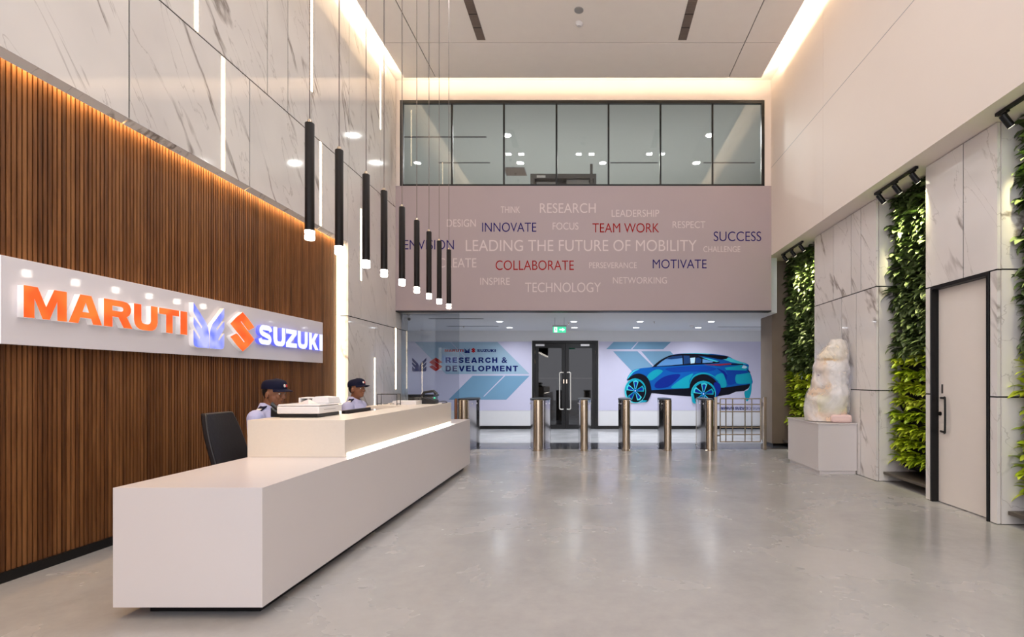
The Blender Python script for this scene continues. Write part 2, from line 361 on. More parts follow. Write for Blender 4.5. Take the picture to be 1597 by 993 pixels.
# right wall: plain upper wall with soffit, marble below, alcoves
wr = MB().box(3.53, 4.7, -5, 8.0-.003, 3.79, 7.24).box(3.53, 4.7, 8.0+.003, YB+.2, 3.79, 7.24).box(3.53, 4.7, YB+.2, 11.5, 3.79, 4.9).build('wall_right', M['cream']); struct(wr)
MB().box(3.5285, 3.531, -5, YB, 5.505, 5.512).build('joint_line', M['greyp'], wr)
MB().box(4.5, 4.7, -5, 11.5, 0, 3.79).build('alcove_backing', M['joint'], wr)
b = MB()
def rp(y0, y1, z0, z1, th=.03): b.box(XR, XR+th, y0+g, y1-g, z0+g, z1-g)
for q in ([7.04, 7.45, 7.73, 8.29, 9.0],):
    for i in range(4): rp(q[i], q[i+1], 2.61, 3.79)
for q in ([7.04, 7.58, 8.02, 9.0],):
    for i in range(3): rp(q[i], q[i+1], 1.215, 2.61)
for q in ([7.04, 7.46, 8.3, 9.0],):
    for i in range(3): rp(q[i], q[i+1], 0, 1.215)
rp(4.94, 5.40, 2.40, 3.79); rp(5.40, 6.01, 2.40, 3.79)
for y0, y1 in ((5.91, 6.01), (4.94, 5.04)): rp(y0, y1, 0, 1.2); rp(y0, y1, 1.2, 2.40)
for q in ([-5, -3, -1, .5, 2.0, 3.0, 3.9],):
    for i in range(6): rp(q[i], q[i+1], 0, 1.2); rp(q[i], q[i+1], 1.2, 2.4); rp(q[i], q[i+1], 2.4, 3.79)
for y0, y1, zz in ((7.04, 7.07, (0, 1.215, 2.61, 3.79)), (8.97, 9.0, (0, 1.215, 2.61, 3.79)), (5.98, 6.01, (0, 1.2, 2.4, 3.79)), (4.94, 4.97, (0, 1.2, 2.4, 3.79)), (3.87, 3.9, (0, 1.2, 2.4, 3.79))):
    for i in range(3): b.box(XR+.03+g, 4.49, y0, y1, zz[i]+g, zz[i+1]-g)
b.build('marble_cladding', M['marble_r'], wr)
b = MB().box(XR+.006, 4.49, 7.075, 8.965, 0, 3.785).box(XR+.006, 4.49, -5, 3.865, 0, 3.785).box(XR+.006, 4.49, 4.975, 5.975, 2.405, 3.785)
b.box(XR+.006, 4.49, 5.915, 5.975, 0, 2.42).box(XR+.006, 4.49, 4.975, 5.035, 0, 2.42).build('cladding_core', M['joint'], wr)
struct(MB().box(3.71, 4.7, 10.79, 11.5, .05, 3.79).build('wall_column', M['concrete'])); 
struct(MB().box(3.74, 4.7, 10.82, 11.5, 0, .05).build('baseboard_column', M['black']))
# hall end left out so the world adds front light; lobby sides
struct(MB().box(-7.3, -7.2, YB, 14.5, 0, 2.8).box(-7.2, -4.3, YB+.5, YB+.7, 0, 2.69).build('wall_lobby_left', M['lowceil']))
struct(MB().box(5.1, 5.2, 11.5, 14.5, 0, 2.8).build('wall_lobby_right', M['lowceil']))
YM = 14.4
D0, D1 = at(830, 0, YM)[0], at(933, 0, YM)[0]
wm = struct(MB().box(-7.2, D0, YM, YM+.12, 0, 2.69).box(D1, 5.2, YM, YM+.12, 0, 2.69).box(D0, D1, YM, YM+.12, 2.42, 2.69).build('wall_lobby', M['lowceil']))
struct(MB().box(-7.2, D0, YM-.015, YM, 0, .09).box(D1, 5.1, YM-.015, YM, 0, .09).build('baseboard_lobby', M['black']))
M['corr'] = mat('darkened corridor walls', (40, 35, 34), .6)  # dimness of the unlit interior is put into this wall colour
struct(MB().box(-3, 1.6, 17.4, 17.5, 0, 2.7).box(-3.1, -3, YM+.12, 17.5, 0, 2.7).box(1.6, 1.7, YM+.12, 17.5, 0, 2.7).box(-3, 1.6, YM+.12, 17.5, 2.69, 2.78).build('wall_corridor', M['corr']))
# ------------------------------------------------------------------ white door on the right
d2 = struct(MB().box(XR-.012, XR+.09, 5.04, 5.07, 0, 2.40).box(XR-.012, XR+.09, 5.88, 5.91, 0, 2.40).box(XR-.012, XR+.09, 5.07, 5.88, 2.365, 2.40).build('door_2', M['black'], bevel=.003))
lf = MB().box(XR+.065, XR+.105, 5.072, 5.878, .008, 2.363).build('leaf', M['white'], d2)
zc = .975
hd = catmull([(XR+.066, 5.845, zc+.185), (XR+.03, 5.74, zc+.185), (XR+.025, 5.715, zc+.165), (XR+.025, 5.715, zc-.165), (XR+.03, 5.74, zc-.185), (XR+.066, 5.845, zc-.185)], 4)
MB().tube(hd, .011, 10).build('handle', M['black'], d2, smooth=True)
MB().lathe([(.0, 0), (.022, 0), (.022, .012), (.0, .012)], 0, 0, 20).build('lock', M['black'], d2).matrix_local = Matrix.Translation((XR+.065, 5.845, zc+.01)) @ Matrix.Rotation(-PI/2, 4, 'Y')
MB().box(XR+.06, XR+.066, 5.80, 5.825, 1.21, 1.31).build('latch_plate', M['steel2'], d2)
# ------------------------------------------------------------------ black glazed double door in the lobby
d1 = struct(MB().box(D0, D0+.07, YM-.01, YM+.09, 0, 2.42).box(D1-.07, D1, YM-.01, YM+.09, 0, 2.42).box(D0+.07, D1-.07, YM-.01, YM+.09, 2.35, 2.42).build('door_1', M['black']))
mid = (D0+D1)/2
for s_, x0, x1 in ((0, D0+.075, mid-.004), (1, mid+.004, D1-.075)):
    st = .095
    lf = MB().box(x0, x0+st, YM+.01, YM+.055, .01, 2.345).box(x1-st, x1, YM+.01, YM+.055, .01, 2.345).box(x0+st, x1-st, YM+.01, YM+.055, .01, .12).box(x0+st, x1-st, YM+.01, YM+.055, 2.22, 2.345).build('leaf', M['black'], d1)
    MB().box(x0+st, x1-st, YM+.028, YM+.036, .12, 2.22).build('pane', M['dglass'], lf)
    MB().box(x0+st, x1-st, YM+.06, YM+.075, 1.38, 1.405).build('cross_rail', M['steel'], lf)
    hx = mid-.15 if s_ == 0 else mid+.15
    e = 1 if s_ == 0 else -1
    hp = catmull([(hx+e*.095, YM+.01, 1.55), (hx+e*.09, YM-.04, 1.55), (hx+e*.03, YM-.06, 1.55), (hx, YM-.06, 1.52), (hx, YM-.06, 1.45), (hx, YM-.06, .65), (hx, YM-.06, .575), (hx+e*.03, YM-.06, .545), (hx+e*.09, YM-.04, .545), (hx+e*.095, YM+.01, .545)], 4)
    MB().tube(hp, .016, 10).build('handle', mat('satin steel', (226, 220, 212), .4, .6), lf, smooth=True)
    MB().box(x0+(.02 if s_ == 0 else .42), x0+(.26 if s_ == 0 else .66), YM-.03, YM+.01, 2.27, 2.325).build('door_closer', M['offwhite'], lf)
    MB().box(hx+e*.11-.014, hx+e*.11+.014, YM+.0, YM+.012, 1.25, 1.36).build('latch_plate', M['steel'], lf)
    xh = x0-.004 if s_ == 0 else x1+.004
    for zh in (2.1, 1.85, .9, .25): MB().tube([(xh, YM+.005, zh-.05), (xh, YM+.005, zh+.05)], .01, 8).build('hinge', M['steel'], lf)
# ================================================================== RECEPTION DESK
ZT = .75
dk = empty('reception_desk', (-2.3, 5.5, 0), 'long white reception desk with a raised cream counter at the slatted wall', 'reception desk')
def dkb(mb, name, m, bevel=0): 
    o = mb.build(name, m, dk, bevel=bevel); o.matrix_parent_inverse = Matrix.Translation((2.3, -5.5, 0)); return o
X0, X1, Y0, Y1 = -2.72, -1.87, 2.99, 8.12
b = MB().box(X0, X1, Y0, Y1, .70, ZT).box(X1-.04, X1, Y0, Y1, .07, .71).box(X0, X1-.03, Y0, Y0+.04, .07, .71).box(X0, X1-.03, Y1-.04, Y1, .07, .71)
b.box(X0, X0+.04, Y0+.03, 4.16, .07, .71).box(X0+.02, X1-.02, Y0+.02, 4.16, .07, .10)
bm_ = b.mesh('body')
# one clean shell: outer boxes as a union
def union(name, boxes, m, bevel=.004):
    base = None; objs = []
    for bx in boxes:
        o = MB().box(*bx).build('tmp', None); objs.append(o)
    base = objs[0]
    for o in objs[1:]:
        md = base.modifiers.new('u', 'BOOLEAN'); md.operation = 'UNION'; md.object = o; md.solver = 'EXACT'
    dg = bpy.context.evaluated_depsgraph_get(); dg.update()
    me = bpy.data.meshes.new_from_object(base.evaluated_get(dg))
    for o in objs: bpy.data.objects.remove(o)
    me.materials.clear(); me.name = name
    o = link(name, me, m, dk); o.matrix_parent_inverse = Matrix.Translation((2.3, -5.5, 0))
    if bevel:
        md = o.modifiers.new('bevel', 'BEVEL'); md.width = bevel; md.segments = 2; md.limit_method = 'ANGLE'; md.angle_limit = math.radians(50)
    return o
union('body', [(X0, X1, Y0, Y1, .70, ZT), (X1-.04, X1, Y0, Y1, .07, .75), (X0, X1, Y0, Y0+.04, .07, .75), (X0, X1, Y1-.04, Y1, .07, .75), (X0, X0+.04, Y0, 4.16, .07, .75)], M['solid'])
dkb(MB().box(-1.98, -1.95, 3.1, 8.02, 0, .08).box(-2.60, -1.98, 3.1, 3.14, 0, .08).box(-2.60, -1.98, 7.98, 8.02, 0, .08).box(-2.6, -2.57, 3.14, 4.16, 0, .08), 'plinth', M['black'])
CT, C0, C1 = 1.043, 4.16, 7.32
union('counter', [(X0, -1.95, C0, C0+.04, ZT+.001, CT), (-1.99, -1.95, C0, C1, ZT+.03, CT), (X0, -1.95, C0, 4.92, CT-.035, CT), (-2.27, -1.95, C0, C1, CT-.035, CT), (X0, -1.95, 6.35, C1, CT-.035, CT), (X0, -1.95, C1-.04, C1, ZT+.001, CT)], M['counter'], .003)
dkb(MB().box(-1.985, -1.952, C0+.05, C1-.05, ZT+.004, ZT+.026), 'light_strip', M['led2'])
# ================================================================== SIGN ON THE SLATTED WALL
sg = empty('sign_board', (-3.93, 5.5, 1.6), 'glossy white wall sign with orange, blue and white raised lettering on the wooden slats', 'sign')
Minv = Matrix.Translation((3.93, -5.5, -1.6))
def sgp(o): o.parent = sg; o.matrix_parent_inverse = Minv; return o
XB = -3.875
M['board'] = mat('glossy white acrylic', (226, 222, 226), .05, var=.01, spec=.6); M['edge'] = mat('lit acrylic edge', (255, 250, 245), .3, emit=1.1, emit_rgb=(255, 248, 238))
sgp(MB().box(XS, XB, 3.45, 7.59, 1.60, 2.185).build('board', M['board'], bevel=.003))
for a in (3.444, 7.59): sgp(MB().box(XS+.01, XB-.004, a, a+.006, 1.60, 2.185).build('lit_edge', M['edge']))
def grad(name, a, b_, e, sc=2.2):
    m = mat(name, a, .35, var=0, emit=e); nt = m.node_tree; bs = nt.nodes['Principled BSDF']
    tc = node(nt, 'ShaderNodeTexCoord'); n = node(nt, 'ShaderNodeTexNoise', Scale=sc, Detail=1); nt.links.new(tc.outputs['Object'], n.inputs[0])
    r = ramp(nt, n.outputs['Fac'], [(.38, a), (.62, b_)]); nt.links.new(r.outputs[0], bs.inputs['Emission Color']); nt.links.new(r.outputs[0], bs.inputs['Base Color']); return m
M['s_or'] = grad('orange lit acrylic', (250, 84, 26), (255, 112, 44), .75, 5); M['s_bl'] = grad('blue lit acrylic', (112, 128, 240), (176, 184, 250), .62, 7)
M['s_wh'] = mat('white lit acrylic', (226, 230, 255), .3, emit=.9, emit_rgb=(214, 222, 255)); M['s_side'] = mat('white letter side', (236, 232, 232), .4, emit=.25)
M['s_bside'] = mat('blue letter side', (96, 104, 226), .4, emit=.8)
def stroke(pts, t):
    c = catmull([(x, y, 0) for x, y in pts], 6); L_, R_ = [], []
    for i, p in enumerate(c):
        d = (c[min(i+1, len(c)-1)]-c[max(i-1, 0)]).normalized(); n = Vector((-d.y, d.x, 0))
        L_.append((p+n*t)[:2]); R_.append((p-n*t)[:2])
    return [L_+R_[::-1]]
U_ = [[(0,1),(0,.36),(.04,.2),(.13,.08),(.27,.01),(.45,-.01),(.69,-.01),(.87,.01),(1.01,.08),(1.10,.2),(1.14,.36),(1.14,1),(.80,1),(.80,.38),(.76,.28),(.66,.24),(.48,.24),(.38,.28),(.34,.38),(.34,1)]]
I_ = [[(0,0),(0,1),(.4,1),(.4,0)]]
GL = dict(
    M=[[(0,0),(0,1),(.42,1),(.68,.40),(.94,1),(1.36,1),(1.36,0),(1.04,0),(1.04,.62),(.79,0),(.57,0),(.32,.62),(.32,0)]],
    A=[[(0,0),(.4,1),(.81,1),(1.21,0),(.87,0),(.80,.2),(.40,.2),(.33,0)], [(.48,.4),(.72,.4),(.60,.74)]],
    R=[[(0,0),(0,1),(.78,1),(.95,.97),(1.07,.88),(1.12,.75),(1.11,.62),(1.05,.5),(.93,.42),(1.18,0),(.80,0),(.58,.38),(.34,.38),(.34,0)], [(.34,.6),(.70,.6),(.77,.63),(.79,.69),(.77,.75),(.70,.78),(.34,.78)]],
    U=U_, T=[[(0,1),(1.06,1),(1.06,.75),(.70,.75),(.70,0),(.36,0),(.36,.75),(0,.75)]], I=I_,
    S=stroke([(1.03,.70),(.97,.83),(.8,.875),(.55,.88),(.28,.87),(.15,.74),(.22,.6),(.55,.5),(.88,.41),(.97,.27),(.84,.13),(.55,.12),(.28,.125),(.13,.18),(.07,.30)], .13),
    Z=[[(0,1),(1.08,1),(1.08,.76),(.46,.25),(1.1,.25),(1.1,0),(0,0),(0,.25),(.62,.75),(0,.75)]],
    K=[[(0,0),(0,1),(.34,1),(.34,.62),(.70,1),(1.12,1),(.66,.53),(1.16,0),(.74,0),(.42,.34),(.34,.26),(.34,0)]])
EMB = [[(0,.66),(.25,.85),(.5,1),(.75,.85),(1,.66),(.86,.60),(.76,.56),(.70,.575),(.44,.77),(.42,.745),(1,.34),(.75,.15),(.5,0),(.25,.15),(0,.34),(.14,.40),(.24,.44),(.30,.425),(.56,.23),(.58,.255)]]
hw = [(.492,0),(.12,0),(.04,.02),(.01,.06),(0,.14),(0,.39),(.19,.19),(.21,.23),(.03,.46),(0,.52),(0,.68),(.25,.44),(.27,.48),(.03,.74),(0,.80),(0,1),(.40,.58),(.46,.47),(.485,.34),(.492,.2)]
WING = [hw, [(1-x, y) for x, y in reversed(hw)]]
def side_mat(me, n_axis=0):
    for p in me.polygons: p.material_index = 0 if p.normal[n_axis] > .5 else 1
def letter(loops, y0, y1, z0, z1, mats, name, dep=.045):
    me = loops_mesh([[tuple(q) for q in l] for l in loops], dep, name)
    fit(me, lambda u, v, w_: (XB+dep/2+w_+.0005, u, v), (y0, y1, z0, z1)); me.update(); side_mat(me)
    return sgp(link(name, me, mats))
zy = lambda px: 820*3.83/(VX-px)
for ch, a, c in (('M', 36.8, 104.2), ('A', 107, 158.9), ('R', 161.8, 206.5), ('U', 208.8, 245.8), ('T', 248, 279.4), ('I', 281.2, 291.8)):
    letter(GL[ch], zy(a), zy(c), 1.787, 2.003, [M['s_or'], M['s_side']], 'letter')
for ch, a, c in (('S', 403.3, 424.3), ('U', 426.4, 445), ('Z', 446, 463.1), ('U', 464.3, 479.8), ('K', 482, 496.8), ('I', 498.2, 503)):
    letter(GL[ch], zy(a), zy(c), 1.772, 2.0, [M['s_wh'], M['s_bside']], 'letter')
letter(WING, zy(301.6), zy(349.6), 1.677, 2.107, [M['s_bl'], M['s_side']], 'wing_emblem')
letter(EMB, zy(359), zy(396.6), 1.672, 2.103, [M['s_or'], M['s_side']], 'angular_emblem')
# ================================================================== MARBLE LIGHT STRIPS
strips = [(5.10, 4.75, 6.6, 'warm light strip in the upper marble above the orange lettering, bottom at the joint'),
          (5.47, 3.54, 4.71, 'warm light strip in the lower marble band above the wooden slats'),
          (7.20, 5.31, 6.95, 'warm light strip in the upper marble beside the first pendant cord'),
          (7.44, 3.54, 4.72, 'warm light strip between the first and second pendant tubes'),
          (8.75, 3.01, 4.2, 'warm light strip just behind the third pendant tube'),
          (9.55, 5.91, 7.1, 'warm light strip high in the marble reaching the ceiling cove'),
          (9.3, .62, 1.74, 'short warm light strip beside the seated guard at the monitor'),
          (10.3, 1.17, 2.365, 'warm light strip in the marble next to the lobby opening')]
for y, z0, z1, lb in strips:
    o = MB().box(XL-.01, XL+.004, y-.022, y+.022, z0, z1).build('wall_light', M['led'])
    tag(o, lb, 'wall light', 'light strips in the marble wall')
o = MB().box(-3.975, -3.93, 8.19, 8.225, .1, 3.52).build('wall_light', M['led']); tag(o, 'tall warm light strip closing the far end of the wooden slats', 'wall light', 'light strips in the marble wall')
# ================================================================== PENDANTS
words_ = ['first', 'second', 'third', 'fourth', 'fifth', 'sixth', 'seventh', 'eighth', 'ninth']
M['tube'] = mat('black pendant metal', (20, 15, 13), .5, var=.1, spec=.25); M['cord'] = mat('grey cord', (110, 100, 96), .6)
M['tip'] = glow_tip = M['glow']
PX = -2.08; PK = .858
def pendant():
    r = empty('pendant_lamp', (0, 0, 0), '-', 'pendant lamp', 'black tube pendants above the desk')
    MB().lathe([(.0, .08), (.036, .08), (.038, .09), (.038, 1.0), (.034, 1.005), (.0, 1.005)], 0, 0, 20).build('tube', M['tube'], r, smooth=True)
    MB().lathe([(.0, 0), (.036, 0), (.040, .008), (.040, .036), (.036, .042), (.036, .05), (.040, .056), (.040, .078), (.0, .078)], 0, 0, 20).build('glass_tip', M['tip'], r, smooth=True)
    MB().lathe([(.0, 1.004), (.022, 1.004), (.018, 1.03), (.007, 1.04), (.0, 1.04)], 0, 0, 14).build('cord_grip', M['steel'], r, smooth=True)
    MB().tube([(0, 0, 1.035), (0, 0, 4.637/PK)], .005, 6).build('cord', M['cord'], r)
    MB().lathe([(.0, 5.37), (.045, 5.37), (.045, 5.405), (.0, 5.405)], 0, 0, 16).build('ceiling_rose', M['tube'], r)
    return r
pd0 = pendant()
for i, q in enumerate((439, 393, 351, 323, 295, 272, 253, 237, 222)):
    o = pd0 if i == 0 else copy_tree(pd0)
    o.location = (PX, -PX*F/q, 2.396); o.scale = (PK, PK, PK)
    o['label'] = ('black tube pendant lamp, %s from the sign end of the row' % words_[i]) if i < 8 else 'black tube pendant lamp ending the row at the mauve wall'
    l = bpy.data.lights.new('pendant_light', 'SPOT'); l.energy = 9; l.color = (1, .97, 1); l.spot_size = math.radians(70); l.spot_blend = .8; l.shadow_soft_size = .03
    lo = bpy.data.objects.new('pendant_light', l); COL.objects.link(lo); lo.location = (PX, -PX*F/q, 2.38)
# ================================================================== WORDS ON THE MAUVE WALL
def wword(body, x0, x1, yt, yb, m, off=-.004):
    me = text_mesh(body, off); a, zt = at(x0, yt, YB); c, zb = at(x1, yb, YB)
    fit(me, lambda u, v, w_: (u, YB-.003-w_, v), (a, c, zb, zt)); link('lettering', me, m, wb)
P_, N_, R_ = M['wpale'], M['wnavy'], M['wred']
for t in (('THINK', 781, 811, 322, 332, P_), ('RESEARCH', 842, 929, 317, 332, P_), ('LEADERSHIP', 954, 1028, 327, 338, P_), ('DESIGN', 697, 742, 342, 353.5, P_), ('INNOVATE', 752, 836.5, 347, 361.5, N_),
          ('FOCUS', 862, 902, 347, 358, P_), ('TEAM WORK', 924, 1028, 348, 362.5, R_), ('RESPECT', 1049, 1100, 345, 355.5, P_), ('SUCCESS', 1113, 1187, 361, 376, N_), ('ENVISION', 630, 708, 374, 389, N_),
          ('LEADING THE FUTURE OF MOBILITY', 726.5, 1086.5, 374, 391.5, P_), ('CHALLENGE', 1097, 1154.5, 384, 393, P_), ('CREATE', 684, 743, 402.5, 417, P_), ('COLLABORATE', 773, 895, 406, 421, R_),
          ('PERSEVERANCE', 919, 993, 409, 418, P_), ('MOTIVATE', 1018, 1102, 404.5, 418.5, N_), ('INSPIRE', 749, 795, 433, 444, P_), ('TECHNOLOGY', 819, 937, 440.5, 455.5, P_), ('NETWORKING', 956, 1040, 432, 442, P_)):
    wword(*t)
# ================================================================== LOBBY MURALS
ZM0, ZM1 = at(0, 640, YM)[1], at(0, 532.5, YM)[1]
mu = tag(MB().box(-6.6, D0-.02, YM-.006, YM, ZM0, ZM1).build('wall_mural', M['mural']), 'lavender wall graphic with blue slanted bands, emblems and navy lettering beside the glass door', 'wall graphic')
m2 = tag(MB().box(D1+.02, 5.05, YM-.006, YM, ZM0, ZM1).build('wall_mural', M['mural']), 'lavender wall graphic with a large blue car drawing behind the turnstiles', 'wall graphic')
def flat(polys, parent, name, mats, lift=.008):
    mb = MB()
    for k, (mi, pts) in enumerate(polys):
        q = [at(px, py, YM) for px, py in pts]; ar = sum(q[i][0]*q[(i+1) % len(q)][1]-q[(i+1) % len(q)][0]*q[i][1] for i in range(len(q)))
        if ar < 0: q = q[::-1]
        mb.mi = mi
        mb.add([(x, YM-lift-.0006*k, z) for x, z in q], [tuple(range(len(q)))])
    return mb.build(name, mats, parent, raw=True)
# first graphic (crop origin 630,525; 1597/210 px)
c1 = lambda *p: [(630+x/7.605, 525+y/7.605) for x, y in p]
flat([(0, c1((130, 62), (1110, 62), (1490, 442), (500, 442))), (1, c1((815, 462), (1490, 462), (1215, 745), (530, 745))),
      (2, c1((1185, 462), (1203, 462), (955, 708), (940, 708))), (2, c1((550, 62), (558, 62), (820, 330), (812, 330)))], mu, 'slanted_band', [M['mur2'], M['mur3'], M['mural']])
def mtext(body, x0, x1, yt, yb, m, off, sp, parent):
    me = text_mesh(body, off, sp); a, zt = at(x0, yt, YM); c, zb = at(x1, yb, YM)
    fit(me, lambda u, v, w_: (u, YM-.013-w_, v), (a, c, zb, zt)); link('lettering', me, m, parent)
def mgl(loops, x0, x1, yt, yb, m, parent, name):
    me = loops_mesh([[tuple(q) for q in l] for l in loops], 0, name); a, zt = at(x0, yt, YM); c, zb = at(x1, yb, YM)
    fit(me, lambda u, v, w_: (u, YM-.013-w_, v), (a, c, zb, zt)); link(name, me, m, parent)
GB = dict(R=([[(0,0),(0,1),(.55,1),(.70,.96),(.79,.87),(.82,.74),(.79,.60),(.70,.50),(.60,.46),(.72,.36),(.88,0),(.61,0),(.48,.30),(.40,.39),(.25,.40),(.25,0)], [(.25,.58),(.46,.58),(.55,.62),(.57,.70),(.54,.78),(.46,.81),(.25,.81)]], .88),
    E=([[(0,0),(0,1),(.74,1),(.74,.79),(.25,.79),(.25,.62),(.70,.62),(.70,.42),(.25,.42),(.25,.21),(.76,.21),(.76,0)]], .76),
    S=(stroke([(.76,.70),(.70,.84),(.52,.89),(.32,.88),(.16,.80),(.14,.66),(.28,.56),(.52,.48),(.70,.38),(.70,.22),(.56,.12),(.38,.105),(.20,.15),(.10,.32)], .12), .84),
    A=([[(0,0),(.36,1),(.62,1),(.98,0),(.71,0),(.65,.17),(.32,.17),(.26,0)], [(.38,.37),(.60,.37),(.49,.72)]], .98),
    C=(stroke([(.82,.66),(.72,.82),(.52,.89),(.30,.84),(.15,.68),(.12,.5),(.15,.32),(.30,.16),(.52,.11),(.72,.18),(.83,.36)], .12), .9),
    H=([[(0,0),(0,1),(.25,1),(.25,.64),(.58,.64),(.58,1),(.83,1),(.83,0),(.58,0),(.58,.42),(.25,.42),(.25,0)]], .83),
    D=([[(0,0),(0,1),(.45,1),(.66,.95),(.80,.80),(.85,.60),(.85,.40),(.80,.20),(.66,.05),(.45,0)], [(.25,.21),(.42,.21),(.54,.27),(.60,.42),(.60,.58),(.54,.73),(.42,.79),(.25,.79)]], .85),
    V=([[(0,1),(.27,1),(.48,.34),(.69,1),(.96,1),(.61,0),(.35,0)]], .96), L=([[(0,0),(0,1),(.25,1),(.25,.21),(.70,.21),(.70,0)]], .70),
    O=([[(.5+.5*math.cos(t*PI/16),.5+.515*math.sin(t*PI/16)) for t in range(32)], [(.5+.25*math.cos(t*PI/16),.5+.29*math.sin(t*PI/16)) for t in range(32)]], 1.0),
    P=([[(0,0),(0,1),(.50,1),(.68,.96),(.78,.85),(.80,.70),(.76,.54),(.64,.42),(.48,.38),(.25,.38),(.25,0)], [(.25,.58),(.42,.58),(.52,.62),(.55,.70),(.51,.78),(.42,.81),(.25,.81)]], .80),
    M=([[(0,0),(0,1),(.33,1),(.50,.42),(.67,1),(1.0,1),(1.0,0),(.76,0),(.76,.72),(.59,0),(.41,0),(.24,.72),(.24,0)]], 1.0),
    N=([[(0,0),(0,1),(.24,1),(.61,.40),(.61,1),(.85,1),(.85,0),(.61,0),(.24,.60),(.24,0)]], .85), T=([[(0,1),(.80,1),(.80,.78),(.525,.78),(.525,0),(.275,0),(.275,.78),(0,.78)]], .80))
def mbold(word, x0, x1, yt, yb, gap=.22):
    tot = sum(GB[c][1]+gap for c in word)-gap; k = (x1-x0)/tot
    for c in word: mgl(GB[c][0], x0, x0+GB[c][1]*k, yt, yb, M['navy'], mu, 'lettering'); x0 += (GB[c][1]+gap)*k
mbold('RESEARCH', 630+497/7.605, 630+1108/7.605, 525+245/7.605, 525+310/7.605)
mbold('DEVELOPMENT', 630+497/7.605, 630+1352/7.605, 525+343/7.605, 525+410/7.605)
mtext('&', 630+1160/7.605, 630+1226/7.605, 525+243/7.605, 525+311/7.605, M['navy'], .016, 1, mu)
mgl(WING, 643, 665.2, 557.5, 579, M['navy'], mu, 'wing_emblem'); mgl(EMB, 669.5, 690.2, 557.5, 578.8, M['red'], mu, 'angular_emblem')
mgl(WING, 724.5, 732.8, 543, 550.2, M['navy'], mu, 'wing_emblem'); mgl(EMB, 734.8, 741.9, 542.5, 550, M['red'], mu, 'angular_emblem')
x = 693.8; tot = sum(w_+.13 for w_ in (1.36, 1.21, 1.18, 1.14, 1.06, .4))-.13; k = (723.0-693.8)/tot
for ch, w_ in zip('MARUTI', (1.36, 1.21, 1.18, 1.14, 1.06, .4)): mgl(GL[ch], x, x+w_*k, 544.6, 548.7, M['red'], mu, 'lettering'); x += (w_+.13)*k
x = 744.0; tot = sum(w_+.13 for w_ in (1.12, 1.14, 1.1, 1.14, 1.16, .4))-.13; k = (773.2-744.0)/tot
for ch, w_ in zip('SUZUKI', (1.12, 1.14, 1.1, 1.14, 1.16, .4)): mgl(GL[ch], x, x+w_*k, 544.4, 548.8, M['navy'], mu, 'lettering'); x += (w_+.13)*k
# second graphic (crop origin 960,530; 1597/230 px) and its car drawing
c2 = lambda *p: [(960+x/6.943, 530+y/6.943) for x, y in p]
flat([(0, [(957, 533), (994, 533), (984, 544.3), (945.5, 544.3)]), (0, [(996, 533), (1046.5, 533), (1034.5, 544.3), (986, 544.3)]),
      (0, [(956, 547.5), (994, 547.5), (1018, 571), (1000, 587), (996, 590)]), (0, [(1000, 547.5), (1045, 547.5), (1060, 562), (1030, 582)])], m2, 'slanted_band', [M['mur3']])
CM = [mat('car print '+n, c, .5, var=v, scale=2, spec=.12) for n, c, v in (('blue', (8, 92, 176), .12), ('deep blue', (8, 40, 140), .1), ('teal', (16, 160, 182), .1), ('cyan', (70, 206, 220), .06), ('black', (10, 12, 26), .1),
      ('glass', (96, 150, 206), .08), ('dark glass', (24, 60, 110), .1), ('red', (150, 40, 66), .1), ('mid blue', (10, 66, 160), .08), ('pale', (190, 226, 240), .03))]
def elp(cx, cy, rx, ry, rot=0, n=28): return c2(*[(cx+rx*math.cos(t)*math.cos(rot)-ry*math.sin(t)*math.sin(rot), cy+rx*math.cos(t)*math.sin(rot)+ry*math.sin(t)*math.cos(rot)) for t in [2*PI*i/n for i in range(n)]])
cs = lambda *p: c2(*[tuple(v[:2]) for v in catmull([(a, b_, 0) for a, b_ in p], 5, True)])
